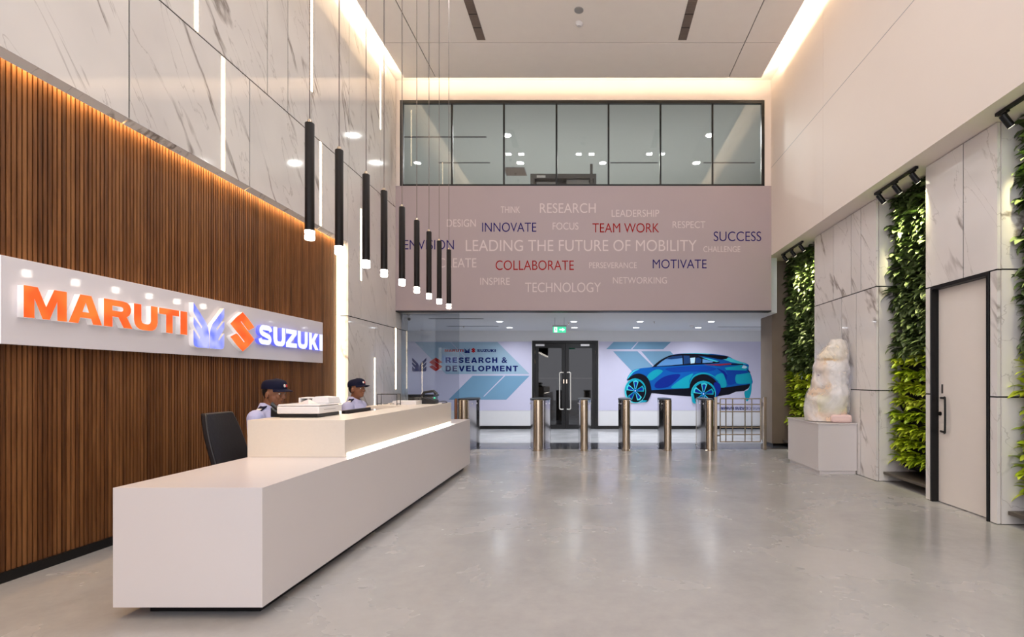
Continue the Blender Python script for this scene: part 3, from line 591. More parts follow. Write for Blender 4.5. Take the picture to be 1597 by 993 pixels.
car = [(0, cs((128, 440), (140, 385), (190, 330), (280, 305), (400, 290), (470, 238), (560, 185), (640, 155), (760, 145), (900, 145), (1060, 152), (1210, 175), (1300, 220), (1432, 262), (1440, 320), (1472, 400), (1472, 480), (1330, 505), (1130, 520), (900, 530), (640, 545), (390, 552), (360, 470), (250, 380))),
       (4, c2((340, 545), (640, 530), (820, 520), (830, 612), (600, 596), (390, 575), (350, 665), (300, 640))),
       (4, c2((1080, 520), (1200, 512), (1460, 476), (1440, 520), (1390, 552), (1300, 560), (1230, 590), (1090, 612))),
       (2, cs((1395, 560), (1440, 530), (1470, 420), (1473, 500), (1462, 590), (1425, 664), (1402, 620))),
       (2, cs((340, 400), (380, 350), (450, 318), (510, 335), (470, 380), (380, 440))), (3, cs((128, 425), (150, 375), (200, 330), (260, 315), (200, 345), (160, 390))),
       (1, cs((430, 470), (520, 400), (640, 370), (700, 380), (640, 450), (560, 510), (440, 520))),
       (2, cs((600, 515), (700, 430), (780, 385), (840, 365), (800, 440), (795, 515), (700, 522))),
       (8, cs((540, 310), (760, 285), (960, 280), (1090, 310), (1000, 340), (800, 340), (640, 350))),
       (2, cs((1080, 390), (1150, 360), (1180, 400), (1200, 500), (1130, 512), (1110, 450))), (1, c2((1090, 300), (1180, 340), (1210, 385), (1195, 440), (1170, 370))),
       (8, cs((1210, 375), (1300, 370), (1310, 460), (1215, 480))), (2, cs((1310, 370), (1440, 350), (1468, 440), (1440, 470), (1310, 468))),
       (3, c2((1150, 205), (1230, 190), (1320, 225), (1430, 262), (1360, 262), (1250, 240))), (2, c2((1180, 300), (1370, 270), (1440, 290), (1410, 330), (1200, 330))),
       (8, c2((1190, 325), (1400, 330), (1440, 355), (1330, 372), (1210, 375))),
       (4, cs((398, 294), (470, 228), (560, 178), (640, 158), (760, 150), (860, 162), (980, 200), (1130, 240), (960, 262), (700, 275), (440, 290))),
       (5, c2((442, 284), (500, 232), (560, 195), (620, 176), (720, 168), (726, 262), (600, 274))), (6, c2((734, 168), (800, 172), (806, 252), (738, 262))), (9, c2((806, 195), (860, 190), (855, 250), (812, 255))),
       (6, c2((866, 195), (900, 190), (930, 210), (920, 250), (866, 250))), (5, c2((940, 205), (1060, 232), (1040, 244), (940, 250))),
       (6, c2((540, 205), (620, 176), (720, 168), (722, 196), (600, 210))),
       (4, c2((620, 160), (760, 150), (900, 152), (1080, 162), (1222, 178), (1200, 205), (1140, 212), (960, 178), (780, 158))), (3, c2((700, 148), (860, 141), (1040, 150), (1000, 155), (860, 148))),
       (7, c2((950, 268), (1080, 262), (1250, 252), (1250, 266), (1120, 278))), (4, c2((1250, 256), (1380, 258), (1380, 268), (1250, 270))),
       (3, c2((930, 188), (1000, 200), (1120, 232), (1090, 238), (1000, 214))), (9, cs((1365, 300), (1385, 275), (1420, 290), (1400, 308))), (4, c2((1420, 318), (1455, 345), (1456, 356), (1430, 338))),
       (2, cs((800, 480), (830, 400), (900, 358), (990, 358), (1070, 395), (1100, 440), (1040, 390), (940, 370), (850, 410))),
       (4, cs((128, 435), (190, 378), (260, 364), (330, 395), (370, 460), (385, 560), (345, 665), (290, 640), (250, 440))),
       (4, cs((800, 500), (840, 410), (920, 372), (990, 378), (1060, 420), (1110, 480), (1130, 540), (1100, 612), (1040, 560), (940, 470), (830, 560))), (1, cs((1060, 470), (1120, 470), (1136, 530), (1100, 605), (1070, 600)))]
for cx, cy, rx, ry in ((212, 550, 116, 134), (948, 582, 134, 140)):
    car += [(3, elp(cx, cy, rx, ry)), (4, elp(cx+6, cy+4, rx*.9, ry*.9)), (2, elp(cx+4, cy, rx*.99, ry*.99)[14:28]+elp(cx+6, cy+4, rx*.86, ry*.86)[14:28][::-1])]
    for i in range(5):
        a = -PI/2+.1+i*2*PI/5
        def pt(r, t): return (cx+rx*r*math.cos(t), cy+ry*r*math.sin(t))
        car.append((2 if i % 2 else 3, c2(pt(.12, a-.5), pt(.80, a-.34), pt(.86, a), pt(.80, a+.30), pt(.12, a+.5))))
        car.append((1, c2(pt(.2, a-.2), pt(.70, a-.24), pt(.74, a), pt(.70, a+.18), pt(.2, a+.2))))
    car += [(0, elp(cx, cy, rx*.16, ry*.16)), (9, elp(cx, cy, rx*.06, ry*.06))]
car.append((2, elp(870, 600, 40, 90, .3)[5:16])); car.append((2, c2((250, 680), (300, 650), (345, 655), (320, 670))))
flat(car, m2, 'car_picture', CM, .010)
for word, xa, xb in (('MARUTI', 1124.5, 1144.3), ('SUZUKI', 1146.3, 1165.5)):
    ws = {'M': 1.36, 'A': 1.21, 'R': 1.18, 'U': 1.14, 'T': 1.06, 'I': .4, 'S': 1.12, 'Z': 1.1, 'K': 1.16}; k = (xb-xa)/(sum(ws[c]+.16 for c in word)-.16)
    for c in word: mgl(GL[c], xa, xa+ws[c]*k, 634.2, 638.6, M['navy'], m2, 'lettering'); xa += (ws[c]+.16)*k
mtext('DESIGN', 1167, 1184.5, 634.2, 638.6, M['navy'], -.01, 1.1, m2)
# ================================================================== TURNSTILES
def turnstile(name, hw_, pr, ln):
    r = empty(name, (0, 0, 0), '-', 'turnstile', 'steel turnstiles across the lobby entrance')
    n = 10; pts = []
    for i in range(n+1): t = i/n; pts.append((hw_*(.52+.48*math.sin(PI*t)), .10+t*(ln-.2)))
    pl = pts+[(-x, y) for x, y in reversed(pts)]
    MB().prism(pl, .012, .955).build('body', M['steel2'], r, smooth=True)
    top = [(x*1.03, y) for x, y in pl]; MB().prism(top, .955, .985).build('top_cap', M['plastic'], r, bevel=.004)
    for yy in (pr, ln-pr): MB().lathe([(.0, 0), (pr+.012, 0), (pr+.012, .012), (pr, .02), (pr, .965), (pr-.006, .972), (.0, .972)], 0, yy, 24).build('end_post', M['steel'], r, smooth=True)
    for sx in (-1, 1):
        for yy in (.22, .42): MB().ell((sx*hw_*(.52+.48*math.sin(PI*(yy-.1)/(ln-.2))), yy, .89), (.012, .014, .014), 10, 6).build('sensor', M['offwhite'], r, smooth=True)
    MB().prism([(x*1.08, y) for x, y in pl], 0, .012).build('base_plate', M['steel2'], r)
    return r
ts1 = turnstile('turnstile', .20, .098, 1.15); ts2 = turnstile('turnstile', .125, .074, 1.1)
tl = [(722, ts1, 'wide steel turnstile pedestal at the end of the white desk'), (839, ts1, 'wide steel turnstile pedestal in front of the glass door hinge, second from the desk'),
      (911, ts2, 'slim steel turnstile pedestal in front of the glass door handles'), (976.5, ts2, 'slim steel turnstile pedestal below the drawn front wheel of the car'),
      (1041.5, ts2, 'slim steel turnstile pedestal below the middle of the drawn car'), (1107, ts2, 'slim steel turnstile pedestal next to the barred gate')]
used = set()
for px, pr_, lb in tl:
    o = pr_ if pr_ not in used else copy_tree(pr_); used.add(pr_)
    o.location = ((px-VX)/81.5, 10.0, 0); o['label'] = lb
bp = empty('barrier_post', ((712-VX)/83, 9.84, 0), 'thin brown metal post beside the first wide turnstile', 'post')
MB().lathe([(.0, 0), (.06, 0), (.06, .012), (.03, .015), (.03, .97), (.02, 1.0), (.0, 1.01)], 0, 0, 16).build('shaft', mat('bronze metal', (110, 76, 58), .35, .8), bp, smooth=True)
# barred gate
gx0, gx1 = 2.41, 3.34
gt = empty('barred_gate', (2.4, 10.15, 0), 'steel gate of crossed bars between the last turnstile and the concrete column', 'gate')
gb = MB(); zs_ = [.16, .30, .44, .74, .88, .99]
for z in zs_: gb.tube([(.09, 0, z), (.87, 0, z)], .011, 8)
for x in (.09, .20, .33, .57, .70, .87): gb.tube([(x, 0, .16), (x, 0, .99)], .011, 8)
gb.build('bar_panel', M['steel'], gt)
for x in (.0, .95): MB().box(x-.028, x+.028, -.03, .03, 0, 1.02).build('post', M['steel'], gt, bevel=.006)
for z in (.28, .9): MB().tube([(.02, 0, z), (.10, 0, z)], .016, 8).build('hinge', M['steel2'], gt)
MB().box(.87, .93, -.02, .02, .84, .92).build('latch', M['steel2'], gt)
# glass partition and cabinet behind it
gp = struct(MB().box(-3.83, -2.66, 10.60, 10.612, .0, 2.688).build('window_2', M['glass2']))
cb = empty('cabinet', (-3.75, 11.6, 0), 'low metal cabinet with a dark top behind the glass partition', 'cabinet')
MB().box(-.31, .31, -.2, .2, 0, .99).build('body', M['steel'], cb, bevel=.01); MB().box(-.33, .33, -.22, .22, .99, 1.03).build('top', M['plastic'], cb, bevel=.006)
MB().box(-.004, .004, -.203, -.2, .05, .95).build('door_gap', M['black'], cb)
# ================================================================== LOBBY CEILING FIXTURES
def downlight(): 
    r = empty('downlight', (0, 0, 0), '-', 'ceiling light', 'downlights in the low lobby ceiling')
    MB().lathe([(.0, -.004), (.075, -.004), (.075, 0), (.0, 0)], 0, 0, 24).build('diffuser', M['lamp'], r)
    b_ = MB(); n = 24
    b_.loft([[(rr*math.cos(2*PI*i/n), rr*math.sin(2*PI*i/n), z) for i in range(n)] for rr, z in ((.075, 0), (.075, -.008), (.095, -.006), (.095, 0))], cap=False).build('trim_ring', M['offwhite'], r, smooth=True)
    return r
dl0 = downlight(); k = 0
nm = ['between the dome and the sign', 'above the exit sign', 'above the car roof', 'above the car rear']
for row, (ry, xs_) in enumerate(((12.05, (-2.1, -.4, 1.12, 2.75)), (13.46, (-2.09, -.43, 1.15, 2.74)))):
    for j, xx in enumerate(xs_):
        o = dl0 if k == 0 else copy_tree(dl0); k += 1
        o.location = (xx, ry, 2.69)
        o['label'] = 'round downlight in the %s row of the lobby ceiling, %s from the marble' % (('front', 'rear')[row], words_[j])
k = 0
for xx, yy in ((-2, 12.5), (2.82, 12.5), (-4.66, 14.1), (-1.9, 14.1), (.31, 14.1), (2.82, 14.1)):
    o = copy_tree(dl0); o.location = (xx, yy, 7.17); o['group'] = 'downlights in the room behind the window'
    o['label'] = 'bright downlight of the %s row behind the long window, %s from the pendants' % ('front' if yy < 13 else 'rear', words_[(k if k < 2 else k-2)]); k += 1
    l = o.scale = (1.15, 1.15, 1)
# exit sign
ex = empty('exit_sign', (-.68, 11.3, 2.43), 'green lit exit sign with a running figure and arrow hanging from the lobby ceiling', 'exit sign')
M['exg'] = mat('green lit acrylic', (60, 214, 160), .3, emit=.9, emit_rgb=(40, 205, 150)); M['exw'] = mat('white lit acrylic mark', (250, 255, 252), .3, emit=1.2)
MB().box(-.14, .14, -.012, .012, -.065, .065).build('panel', M['exg'], ex); MB().box(-.15, .15, -.02, .02, .065, .09).build('housing', M['greyp'], ex)
MB().tube([(-.1, 0, .09), (-.1, 0, .26)], .004, 6).tube([(.1, 0, .09), (.1, 0, .26)], .004, 6).build('hanger', M['greyp'], ex)
b = MB(); yq = -.0135
def q3(*p): b.add([(x, yq, z) for x, z in p], [tuple(range(len(p)))])
q3((.0, .012), (.06, .012), (.06, .035), (.115, 0), (.06, -.035), (.06, -.012), (0, -.012))
q3((-.115, -.055), (-.115, .055), (-.05, .055), (-.05, -.055)); b.build('arrow_and_door', M['exw'], ex, raw=True)
b = MB(); yq = -.0145
q3((-.09, .05), (-.078, .05), (-.078, .036), (-.09, .036)); q3((-.098, .03), (-.075, .03), (-.068, -.005), (-.09, -.005)); q3((-.09, -.005), (-.078, -.005), (-.1, -.05), (-.11, -.046)); q3((-.08, 0), (-.068, -.002), (-.055, -.046), (-.066, -.05)); q3((-.075, .028), (-.07, .022), (-.055, .004), (-.06, 0))
b.build('running_figure', M['exg'], ex, raw=True)
# security camera
cc = empty('security_camera', (-3.72, 10.72, 2.69), 'small white security camera in the corner of the lobby ceiling', 'security camera')
MB().lathe([(.0, -.03), (.045, -.03), (.05, 0), (.0, 0)], 0, 0, 16).build('base', M['offwhite'], cc, smooth=True)
MB().tube([(0, 0, -.03), (.01, -.02, -.07)], .012, 8).build('bracket', M['offwhite'], cc); MB().tube([(-.03, .05, -.075), (.04, -.10, -.11)], [.036, .038], 14).build('body', M['offwhite'], cc, smooth=True)
MB().tube([(.04, -.10, -.11), (.045, -.11, -.113)], .03, 14).build('lens', M['plastic'], cc)
# small ceiling things
def disc(name, loc, prof, m, lb, cat, grp=None):
    o = MB().lathe(prof, 0, 0, 20).build(name, m, smooth=True); o.location = loc; return tag(o, lb, cat, grp)
sp_ = [(.0, 0), (.06, 0), (.06, -.018), (.045, -.035), (.03, -.05), (.0, -.05)]
disc('smoke_detector', (-.19, 8.38, 7.04), sp_, M['offwhite'], 'white smoke detector on the high ceiling between the two vents', 'smoke detector')
disc('ceiling_speaker', (-.19, 8.08, 7.04), [(.0, 0), (.07, 0), (.07, -.012), (.0, -.014)], M['greyp'], 'flat grey disc on the high ceiling next to the smoke detector', 'ceiling speaker')
disc('smoke_detector', (2.49, 13.0, 2.69), sp_, M['offwhite'], 'white smoke detector on the low lobby ceiling above the drawn car', 'smoke detector')
for xx, yy, lb in ((-.83+.3, 12.3, 'tiny sprinkler in the lobby ceiling beside the exit sign'), (-3.2, 13.2, 'tiny sprinkler in the lobby ceiling behind the security camera'), (1.45, 12.1, 'tiny sprinkler in the lobby ceiling above the car roof')):
    r = empty('sprinkler', (xx, yy, 2.69), lb, 'sprinkler'); MB().lathe([(.0, 0), (.022, 0), (.022, -.004), (.008, -.006), (.008, -.035), (.0, -.035)], 0, 0, 12).build('stem', M['steel'], r); MB().lathe([(.0, -.035), (.018, -.035), (.018, -.038), (.0, -.038)], 0, 0, 12).build('deflector', M['steel2'], r)
for x0, x1, yy, zc_, lb in ((-3.55, -2.35, 11.5, 2.69, 'thin dark air slot in the lobby ceiling near the bulkhead, close to the marble'), (-3.6, -2.3, 13.1, 2.69, 'thin dark air slot in the lobby ceiling near the mural'), (3.2, 4.4, 13.3, 2.69, 'thin dark air slot in the lobby ceiling by the column'),
                       (-4.6, -3.0+.5, 12.6, 7.17, 'dark air slot in the upper room ceiling near the glass'), (-4.1, -2.7, 14.1, 7.17, 'dark air slot in the upper room ceiling deep behind the pendants'), (.5, 1.8, 14.1, 7.17, 'dark air slot in the upper room ceiling above the equipment'), (3.0, 4.4, 14.1, 7.17, 'dark air slot in the upper room ceiling by the plain wall')):
    r = MB().box(x0, x1, yy-.04, yy+.04, zc_-.004, zc_).build('air_slot', M['greyp']); tag(r, lb, 'air vent'); MB().box(x0+.02, x1-.02, yy-.02, yy+.02, zc_-.006, zc_-.002).build('slot_opening', M['joint'], r)
M['lou'] = mat('dark louver', (128, 112, 102), .5)
for x0, lb in ((-1.91, 'dark louvered vent strip in the high ceiling on the pendant side'), (1.45, 'dark louvered vent strip in the high ceiling on the plant side')):
    r = empty('ceiling_vent', (x0, 7.85, 7.04), lb, 'ceiling vent')
    MB().box(-.01, .155, -.01, .955, -.004, 0).build('frame', M['ceil'], r)
    for k in range(3):
        b = MB()
        for q in range(14): b.box(.004, .141, k*.315+.012+q*.0212, k*.315+.012+q*.0212+.012, -.012, -.005)
        b.build('louver_panel', M['lou'], r); 
    MB().box(.002, .143, .004, .941, -.006, -.0045).build('dark_throat', M['dark'], r)
r = empty('ceiling_vent', (-2.42, 14.4, 7.17), 'square dark grille in the ceiling of the upper room', 'ceiling vent'); MB().box(0, .6, 0, .6, -.006, 0).build('frame', M['greyp'], r)
b = MB()
for q in range(10): b.box(.02, .58, .02+q*.057, .055+q*.057, -.014, -.006)
b.build('louver_panel', M['lou'], r)
# equipment standing at the upper window
eq = empty('equipment_rack', (-.55, 10.9, 5.0), 'dark grey equipment rack with a tall post behind the upper window', 'equipment rack')
x0, x1 = at(828, 0, 10.9)[0]+.55, at(930, 0, 10.9)[0]+.55; zt = at(0, 273.5, 10.9)[1]-5.0
M['eq'] = mat('dark grey metal', (84, 80, 78), .5)
MB().box(x0, x1, -.1, .35, zt-.1, zt).box(x0, x0+.09, -.1, .35, 0, zt-.1).box(x1-.06, x1, -.1, .35, 0, zt-.1).box(x0+.09, x1-.06, .1, .35, 0, zt-.1).build('frame', M['eq'], eq, bevel=.005)
MB().box(x1-.13, x1-.075, -.12, -.08, 0, zt+.19).build('post', M['eq'], eq)
MB().box(x0+.12, x0+.55, -.02, .1, 0, zt-.14).build('drawer_unit', M['greyp'], eq); MB().box(x0+.74, x1-.15, -.06, .1, 0, zt-.11).build('front_panel', mat('mid grey metal', (134, 132, 130), .5), eq)
MB().box(x0+.13, x0+.31, -.106, -.1, zt-.085, zt-.04).build('label_plate', M['offwhite'], eq)
# ================================================================== PEDESTAL AND WRAPPED STATUE
pdz = empty('pedestal', (3.53, 8.1, 0), 'white box pedestal with a thin top slab against the marble', 'pedestal')
def pp(mb, n, m, bv=.003):
    o = mb.build(n, m, pdz, bevel=bv); o.matrix_parent_inverse = Matrix.Translation((-3.53, -8.1, 0)); return o
pp(MB().box(3.258, 3.812, 7.54, 8.70, .05, .715), 'cabinet', M['solid']); pp(MB().box(3.245, 3.815, 7.525, 8.715, .716, .737), 'top', M['solid']); pp(MB().box(3.28, 3.80, 7.555, 8.68, 0, .049), 'plinth', M['solid'], 0)
zst = .737
sil = [(900, 100, 525), (850, 92, 520), (800, 90, 530), (740, 92, 528), (700, 95, 525), (650, 88, 535), (620, 100, 540), (590, 120, 538), (560, 140, 530), (520, 158, 522), (500, 163, 520), (450, 170, 522), (400, 175, 525), (350, 180, 528), (300, 190, 530), (270, 203, 531), (250, 215, 531), (225, 230, 531), (200, 252, 530), (175, 280, 527), (150, 305, 522), (125, 322, 515), (100, 335, 505), (82, 345, 492), (70, 372, 462)]
sil = [tuple(sil[i][k]+(sil[i+1][k]-sil[i][k])*t/3 for k in range(3)) for i in range(len(sil)-1) for t in range(3)]+[sil[-1]]
PA, PB = Vector((3.275, 8.02, 0)), Vector((3.745, 7.66, 0)); uu = (PB-PA).normalized(); vv = Vector((uu.y, -uu.x, 0))
def stat(name, grow, m, amp, seed, parent, n=40):
    rings = []
    for cy, a, c in sil:
        z = zst+.004+(905-cy)*.00145; t0, t1 = (a-90)/440, (c-90)/440
        ce_ = PA.lerp(PB, (t0+t1)/2); ha = (PB-PA).length*(t1-t0)/2+min(grow, .004); hb = (.17 if cy > 150 else .17*(.5+.5*max(0, (cy-60)/90)))+grow
        ring = []
        for j in range(n):
            t = 2*PI*j/n; cx_, sx_ = math.cos(t), math.sin(t)
            p = ce_+uu*(ha*math.copysign(abs(cx_)**.8, cx_))+vv*(hb*math.copysign(abs(sx_)**.8, sx_))+Vector((0, 0, z))
            nn = (uu*cx_+vv*sx_); d = noise.noise(Vector((p.x*5+seed, p.y*5, p.z*5)))*amp+noise.noise(Vector((p.x*14+seed, p.y*14, p.z*9)))*amp*.5+(abs(noise.noise(Vector((p.x*9+seed, p.y*9, p.z*4+p.x*6))))*amp*1.2 if name == 'plastic_wrap' else 0)
            if name in ('figure', 'plastic_wrap'):           # brow, nose, cheek and chin relief on the side facing the hall
                u_ = (p-Vector((0, 0, 0))-PA).dot(uu)/(PB-PA).length; fz = cy
                if sx_ > 0:
                    g_ = lambda du, dz, su, sz: math.exp(-((u_-du)/su)**2-((fz-dz)/sz)**2)
                    d += .045*g_(.28, 500, .08, 60)+.016*g_(.38, 360, .28, 34)-.03*g_(.40, 425, .09, 32)-.025*g_(.12, 430, .06, 30)+.03*g_(.3, 605, .12, 22)+.04*g_(.34, 690, .16, 45)+.02*g_(.6, 235, .3, 40)-.02*g_(.5, 285, .3, 16)+.015*g_(.5, 150, .2, 20)
            q = p+nn*d; ring.append((q.x, q.y, max(zst+.002, q.z)))
        rings.append(ring)
    return MB().loft(rings).build(name, m, parent, smooth=True)
sr = empty('wrapped_statue', (3.5, 7.85, zst), 'cream carved head statue wrapped in clear plastic on the white pedestal', 'statue')
def stp(o): o.parent = sr; o.matrix_parent_inverse = Matrix.Translation((-3.5, -7.85, -zst)); return o
m = mat('painted plaster', (236, 220, 190), .6, bump=.15, scale=30); nt = m.node_tree
at_ = nt.nodes.new('ShaderNodeAttribute'); at_.attribute_name = 'paint'; nt.links.new(at_.outputs['Color'], nt.nodes['Principled BSDF'].inputs['Base Color'])
def paint_statue(o):                       # the figure's own painted colours: turban, face, drape, scarf
    me = o.data; ca = me.color_attributes.new('paint', 'FLOAT_COLOR', 'POINT')
    for i, v in enumerate(me.vertices):
        p = v.co; u = (p-PA).dot(uu)/(PB-PA).length; cy = 905-(p.z-zst-.004)/.00145
        n1 = noise.noise(p*9)*.5; u += n1*.16; cy += n1*50; side = (p-PA.lerp(PB, u)).dot(vv) > -.02
        if cy < 262: c = (244, 231, 205)
        elif cy < 292: c = (222, 192, 144)
        elif cy < 640: c = (232, 202, 168) if (u < .56+.0004*(cy-300) and side) else (243, 238, 235)
        elif cy < 810: c = (224, 218, 168) if u > .38 else (236, 224, 208)
        else: c = (236, 204, 170)
        ca.data[i].color = lin(c)
    return o
stp(paint_statue(stat('figure', -.018, m, .012, 3.3, None, 72)))
wm_ = bpy.data.materials.new('clear plastic wrap'); wm_.use_nodes = True; nt = wm_.node_tree; nt.nodes.clear()
out = node(nt, 'ShaderNodeOutputMaterial'); tr = node(nt, 'ShaderNodeBsdfTransparent'); pb = node(nt, 'ShaderNodeBsdfPrincipled', Roughness=.22); pb.inputs['Base Color'].default_value = (.92, .90, .90, 1)
tc = node(nt, 'ShaderNodeTexCoord'); nz = node(nt, 'ShaderNodeTexNoise', Scale=3.2, Detail=5, Distortion=.8); nt.links.new(tc.outputs['Object'], nz.inputs[0])
bp_ = node(nt, 'ShaderNodeBump', Strength=.7, Distance=.03); nt.links.new(nz.outputs['Fac'], bp_.inputs['Height']); nt.links.new(bp_.outputs[0], pb.inputs['Normal'])
rr = ramp(nt, nz.outputs['Fac'], [(.36, (.16, .16, .16, 1)), (.64, (.72, .72, .72, 1))]); mx = node(nt, 'ShaderNodeMixShader'); nt.links.new(rr.outputs[0], mx.inputs[0]); nt.links.new(tr.outputs[0], mx.inputs[1]); nt.links.new(pb.outputs[0], mx.inputs[2]); nt.links.new(mx.outputs[0], out.inputs[0])
stp(stat('plastic_wrap', .010, wm_, .022, 8.1, None, 64))
# eye on the face
ez = zst+(905-432)*.00145; ec = PA.lerp(PB, .36)+vv*.139
eo = MB().ell((0, 0, 0), (.048, .022, .024), 16, 8).build('eye', mat('painted eye', (126, 110, 128), .4), smooth=True); eo.location = (0, 0, 0)
eo.matrix_world = Matrix.Translation((ec.x, ec.y, ez)) @ Matrix.Rotation(math.atan2(uu.y, uu.x), 4, 'Z'); stp(eo)
bw = MB().tube([Vector((ec.x, ec.y, ez))+uu*a_+Vector((0, 0, h_))-vv*d_ for a_, h_, d_ in ((-.07, .035, .01), (-.02, .062, -.012), (.04, .055, -.012), (.08, .03, .0))], [.006, .010, .010, .006], 8); stp(bw.build('eyebrow', mat('painted brow', (168, 132, 112), .5), smooth=True))
tp = []
for (a_, ca_), (b2, cb_) in (((.34, 470), (.80, 690)), ((.78, 640), (.42, 800))):
    q0 = PA.lerp(PB, a_)+vv*.185+Vector((0, 0, zst+(905-ca_)*.00145)); q1 = PA.lerp(PB, b2)+vv*.185+Vector((0, 0, zst+(905-cb_)*.00145)); md_ = (q0+q1)/2+vv*.012; up_ = Vector((0, 0, .011))
    stp(MB().loft([[q0-up_, q0+up_, q0+up_-vv*.05, q0-up_-vv*.05], [md_-up_, md_+up_, md_+up_-vv*.06, md_-up_-vv*.06], [q1-up_, q1+up_, q1+up_-vv*.05, q1-up_-vv*.05]]).build('tape', wm_))
fo = stp(MB().box(-.14, .14, -.06, .06, 0, .115).build('pink_foam', mat('pink foam', (236, 206, 200), .8), bevel=.035, seg=4)); fo.location = Vector((3.62, 7.62, zst+.003)); fo.rotation_euler = (0, 0, math.atan2(uu.y, uu.x)*.4)
# ================================================================== PLANT WALLS
def leaf(mb, base, d, up, L, W):
    d = Vector(d).normalized(); s = d.cross(Vector(up)).normalized(); n = s.cross(d).normalized()
    b0 = Vector(base); st = b0+d*L*.18
    rows = [(st, .0, 0), (st+d*L*.22-n*L*.0, .42*W, .02), (st+d*L*.5+n*L*.03, .5*W, .0), (st+d*L*.8-n*L*.05, .3*W, -.0), (st+d*L*1.0-n*L*.16, 0, 0)]
    vs = [rows[0][0]]
    for p, w_, _ in rows[1:4]: vs += [p-s*w_+n*w_*.28, p, p+s*w_+n*w_*.28]
    vs.append(rows[4][0])
    mb.add(vs, [(0, 2, 1), (0, 3, 2), (1, 2, 5, 4), (2, 3, 6, 5), (4, 5, 8, 7), (5, 6, 9, 8), (7, 8, 10), (8, 9, 10)])
def plant_mesh(seed, nl, wy, L0, L1, mname, lime):
    rnd = random.Random(seed); mb = MB()
    for k in range(nl):
        yy = rnd.uniform(-wy, wy); a = rnd.uniform(-1.1, 1.1); el = rnd.uniform(-.75, .85) if not lime else rnd.uniform(-.15, .8)
        d = Vector((-math.cos(a)*math.cos(el), math.sin(a)*math.cos(el)*.9, math.sin(el)))
        L = rnd.uniform(L0, L1); r0 = rnd.uniform(0, .09)
        base = Vector((0, yy, rnd.uniform(-.05, .05)*(.5 if lime else 1)))+d*r0
        dd = (d+Vector((0, 0, -rnd.uniform(.1, .45 if lime else .7)))).normalized()
        leaf(mb, base, dd, (rnd.uniform(-.3, .3), rnd.uniform(-.4, .4), 1), L, L*rnd.uniform(.48, .62))
    me = bpy.data.meshes.new(mname); me.from_pydata([tuple(v) for v in mb.v], [], mb.f)
    for p in me.polygons: p.use_smooth = True
    return me
pset = {}
for wide in (0, 1):
    for lime in (0, 1):
        lst = []
        for k in range(5):
            me = plant_mesh(100*wide+10*lime+k, ((34, 30), (46, 38))[wide][lime], .13 if not wide else .17, (.12, .105)[lime], (.19, .165)[lime], 'plant', lime)
            me.materials.append(M['leafl'] if lime else M['leafd']); lst.append(me)
        pset[(wide, lime)] = lst
def living_wall(y0, y1, lime_z, lb, wide, cols):
    r = empty('living_wall', (4.3, (y0+y1)/2, 0), lb, 'living wall', 'plant walls in the marble alcoves'); yc = (y0+y1)/2; hl = (y1-y0)/2-.01
    MB().box(-.06, .19, -hl, hl, .17, 3.78).build('backing_panel', M['soil'], r)
    rows = 20; rnd = random.Random(int(y0*100)); pb_ = .178
    for i in range(rows):
        z = .30+i*pb_
        MB().xprism([(-.06, z-.13), (-.06, z+.03), (-.20, z+.035), (-.15, z-.07)], -hl+.01, hl-.01).build('planter_pocket', M['soil'], r)
        for j in range(cols):
            yy = -hl+(j+.5)*2*hl/cols+rnd.uniform(-.03, .03)+(.04 if i % 2 else -.04)
            lime = (z+rnd.uniform(-.05, .05)) < lime_z
            o = bpy.data.objects.new('plant', rnd.choice(pset[(wide, int(lime))])); COL.objects.link(o); o.parent = r
            o.location = (-.15, max(-hl+.12, min(hl-.12, yy)), z+.05); s = rnd.uniform(.85, 1.1); o.scale = (s*rnd.uniform(.9, 1.1), rnd.choice((-1, 1))*s, s)
    MB().box(-.40, .10, -hl, hl, .10, .135).build('drip_tray', M['tray'], r, bevel=.003)
    return r
living_wall(9.005, 10.74, 1.45, 'wall of potted plants between the concrete column and the statue', 1, 5)
living_wall(6.02, 7.03, 1.66, 'wall of potted plants between the statue marble and the white door', 0, 4)
living_wall(3.91, 4.93, 1.60, 'wall of potted plants cut off at the picture edge beyond the white door', 0, 4)
# track lights
def track(y0, y1, lb):
    r = empty('track_light', (3.70, y0, 3.79), lb, 'track light', 'track lights above the plant walls'); L = y1-y0
    MB().box(-.018, .018, 0, L, -.03, 0).build('rail', M['black'], r, bevel=.003)
    for k in range(3):
        yy = L*(.10+.40*k); h = MB().tube([(.0, yy, -.03), (.0, yy, -.07)], .012, 8).box(-.016, .016, yy-.05, yy+.05, -.045, -.03).build('stem', M['black'], r)
        a = Vector((.0, yy, -.07)); d = Vector((.62, .0, -.78)); MB().tube([a-d*.02, a+d*.11], .032, 16).build('head', M['black'], r, smooth=True)
        MB().tube([a+d*.1105, a+d*.112], .027, 16).build('lens', mat('lit lens', (255, 250, 220), .3, emit=5), r)
        p = Vector((3.70, y0, 3.79))+a+d*.12
        spot('plant_spot', p, (4.12, y0+yy, 2.85), 150, (1, .91, .48), 62, .8)
track(9.2, 10.2, 'black three-head track light above the plants by the column'); track(5.97, 6.85, 'black three-head track light above the plants by the white door'); track(3.95, 4.8, 'black three-head track light above the plants at the picture edge')
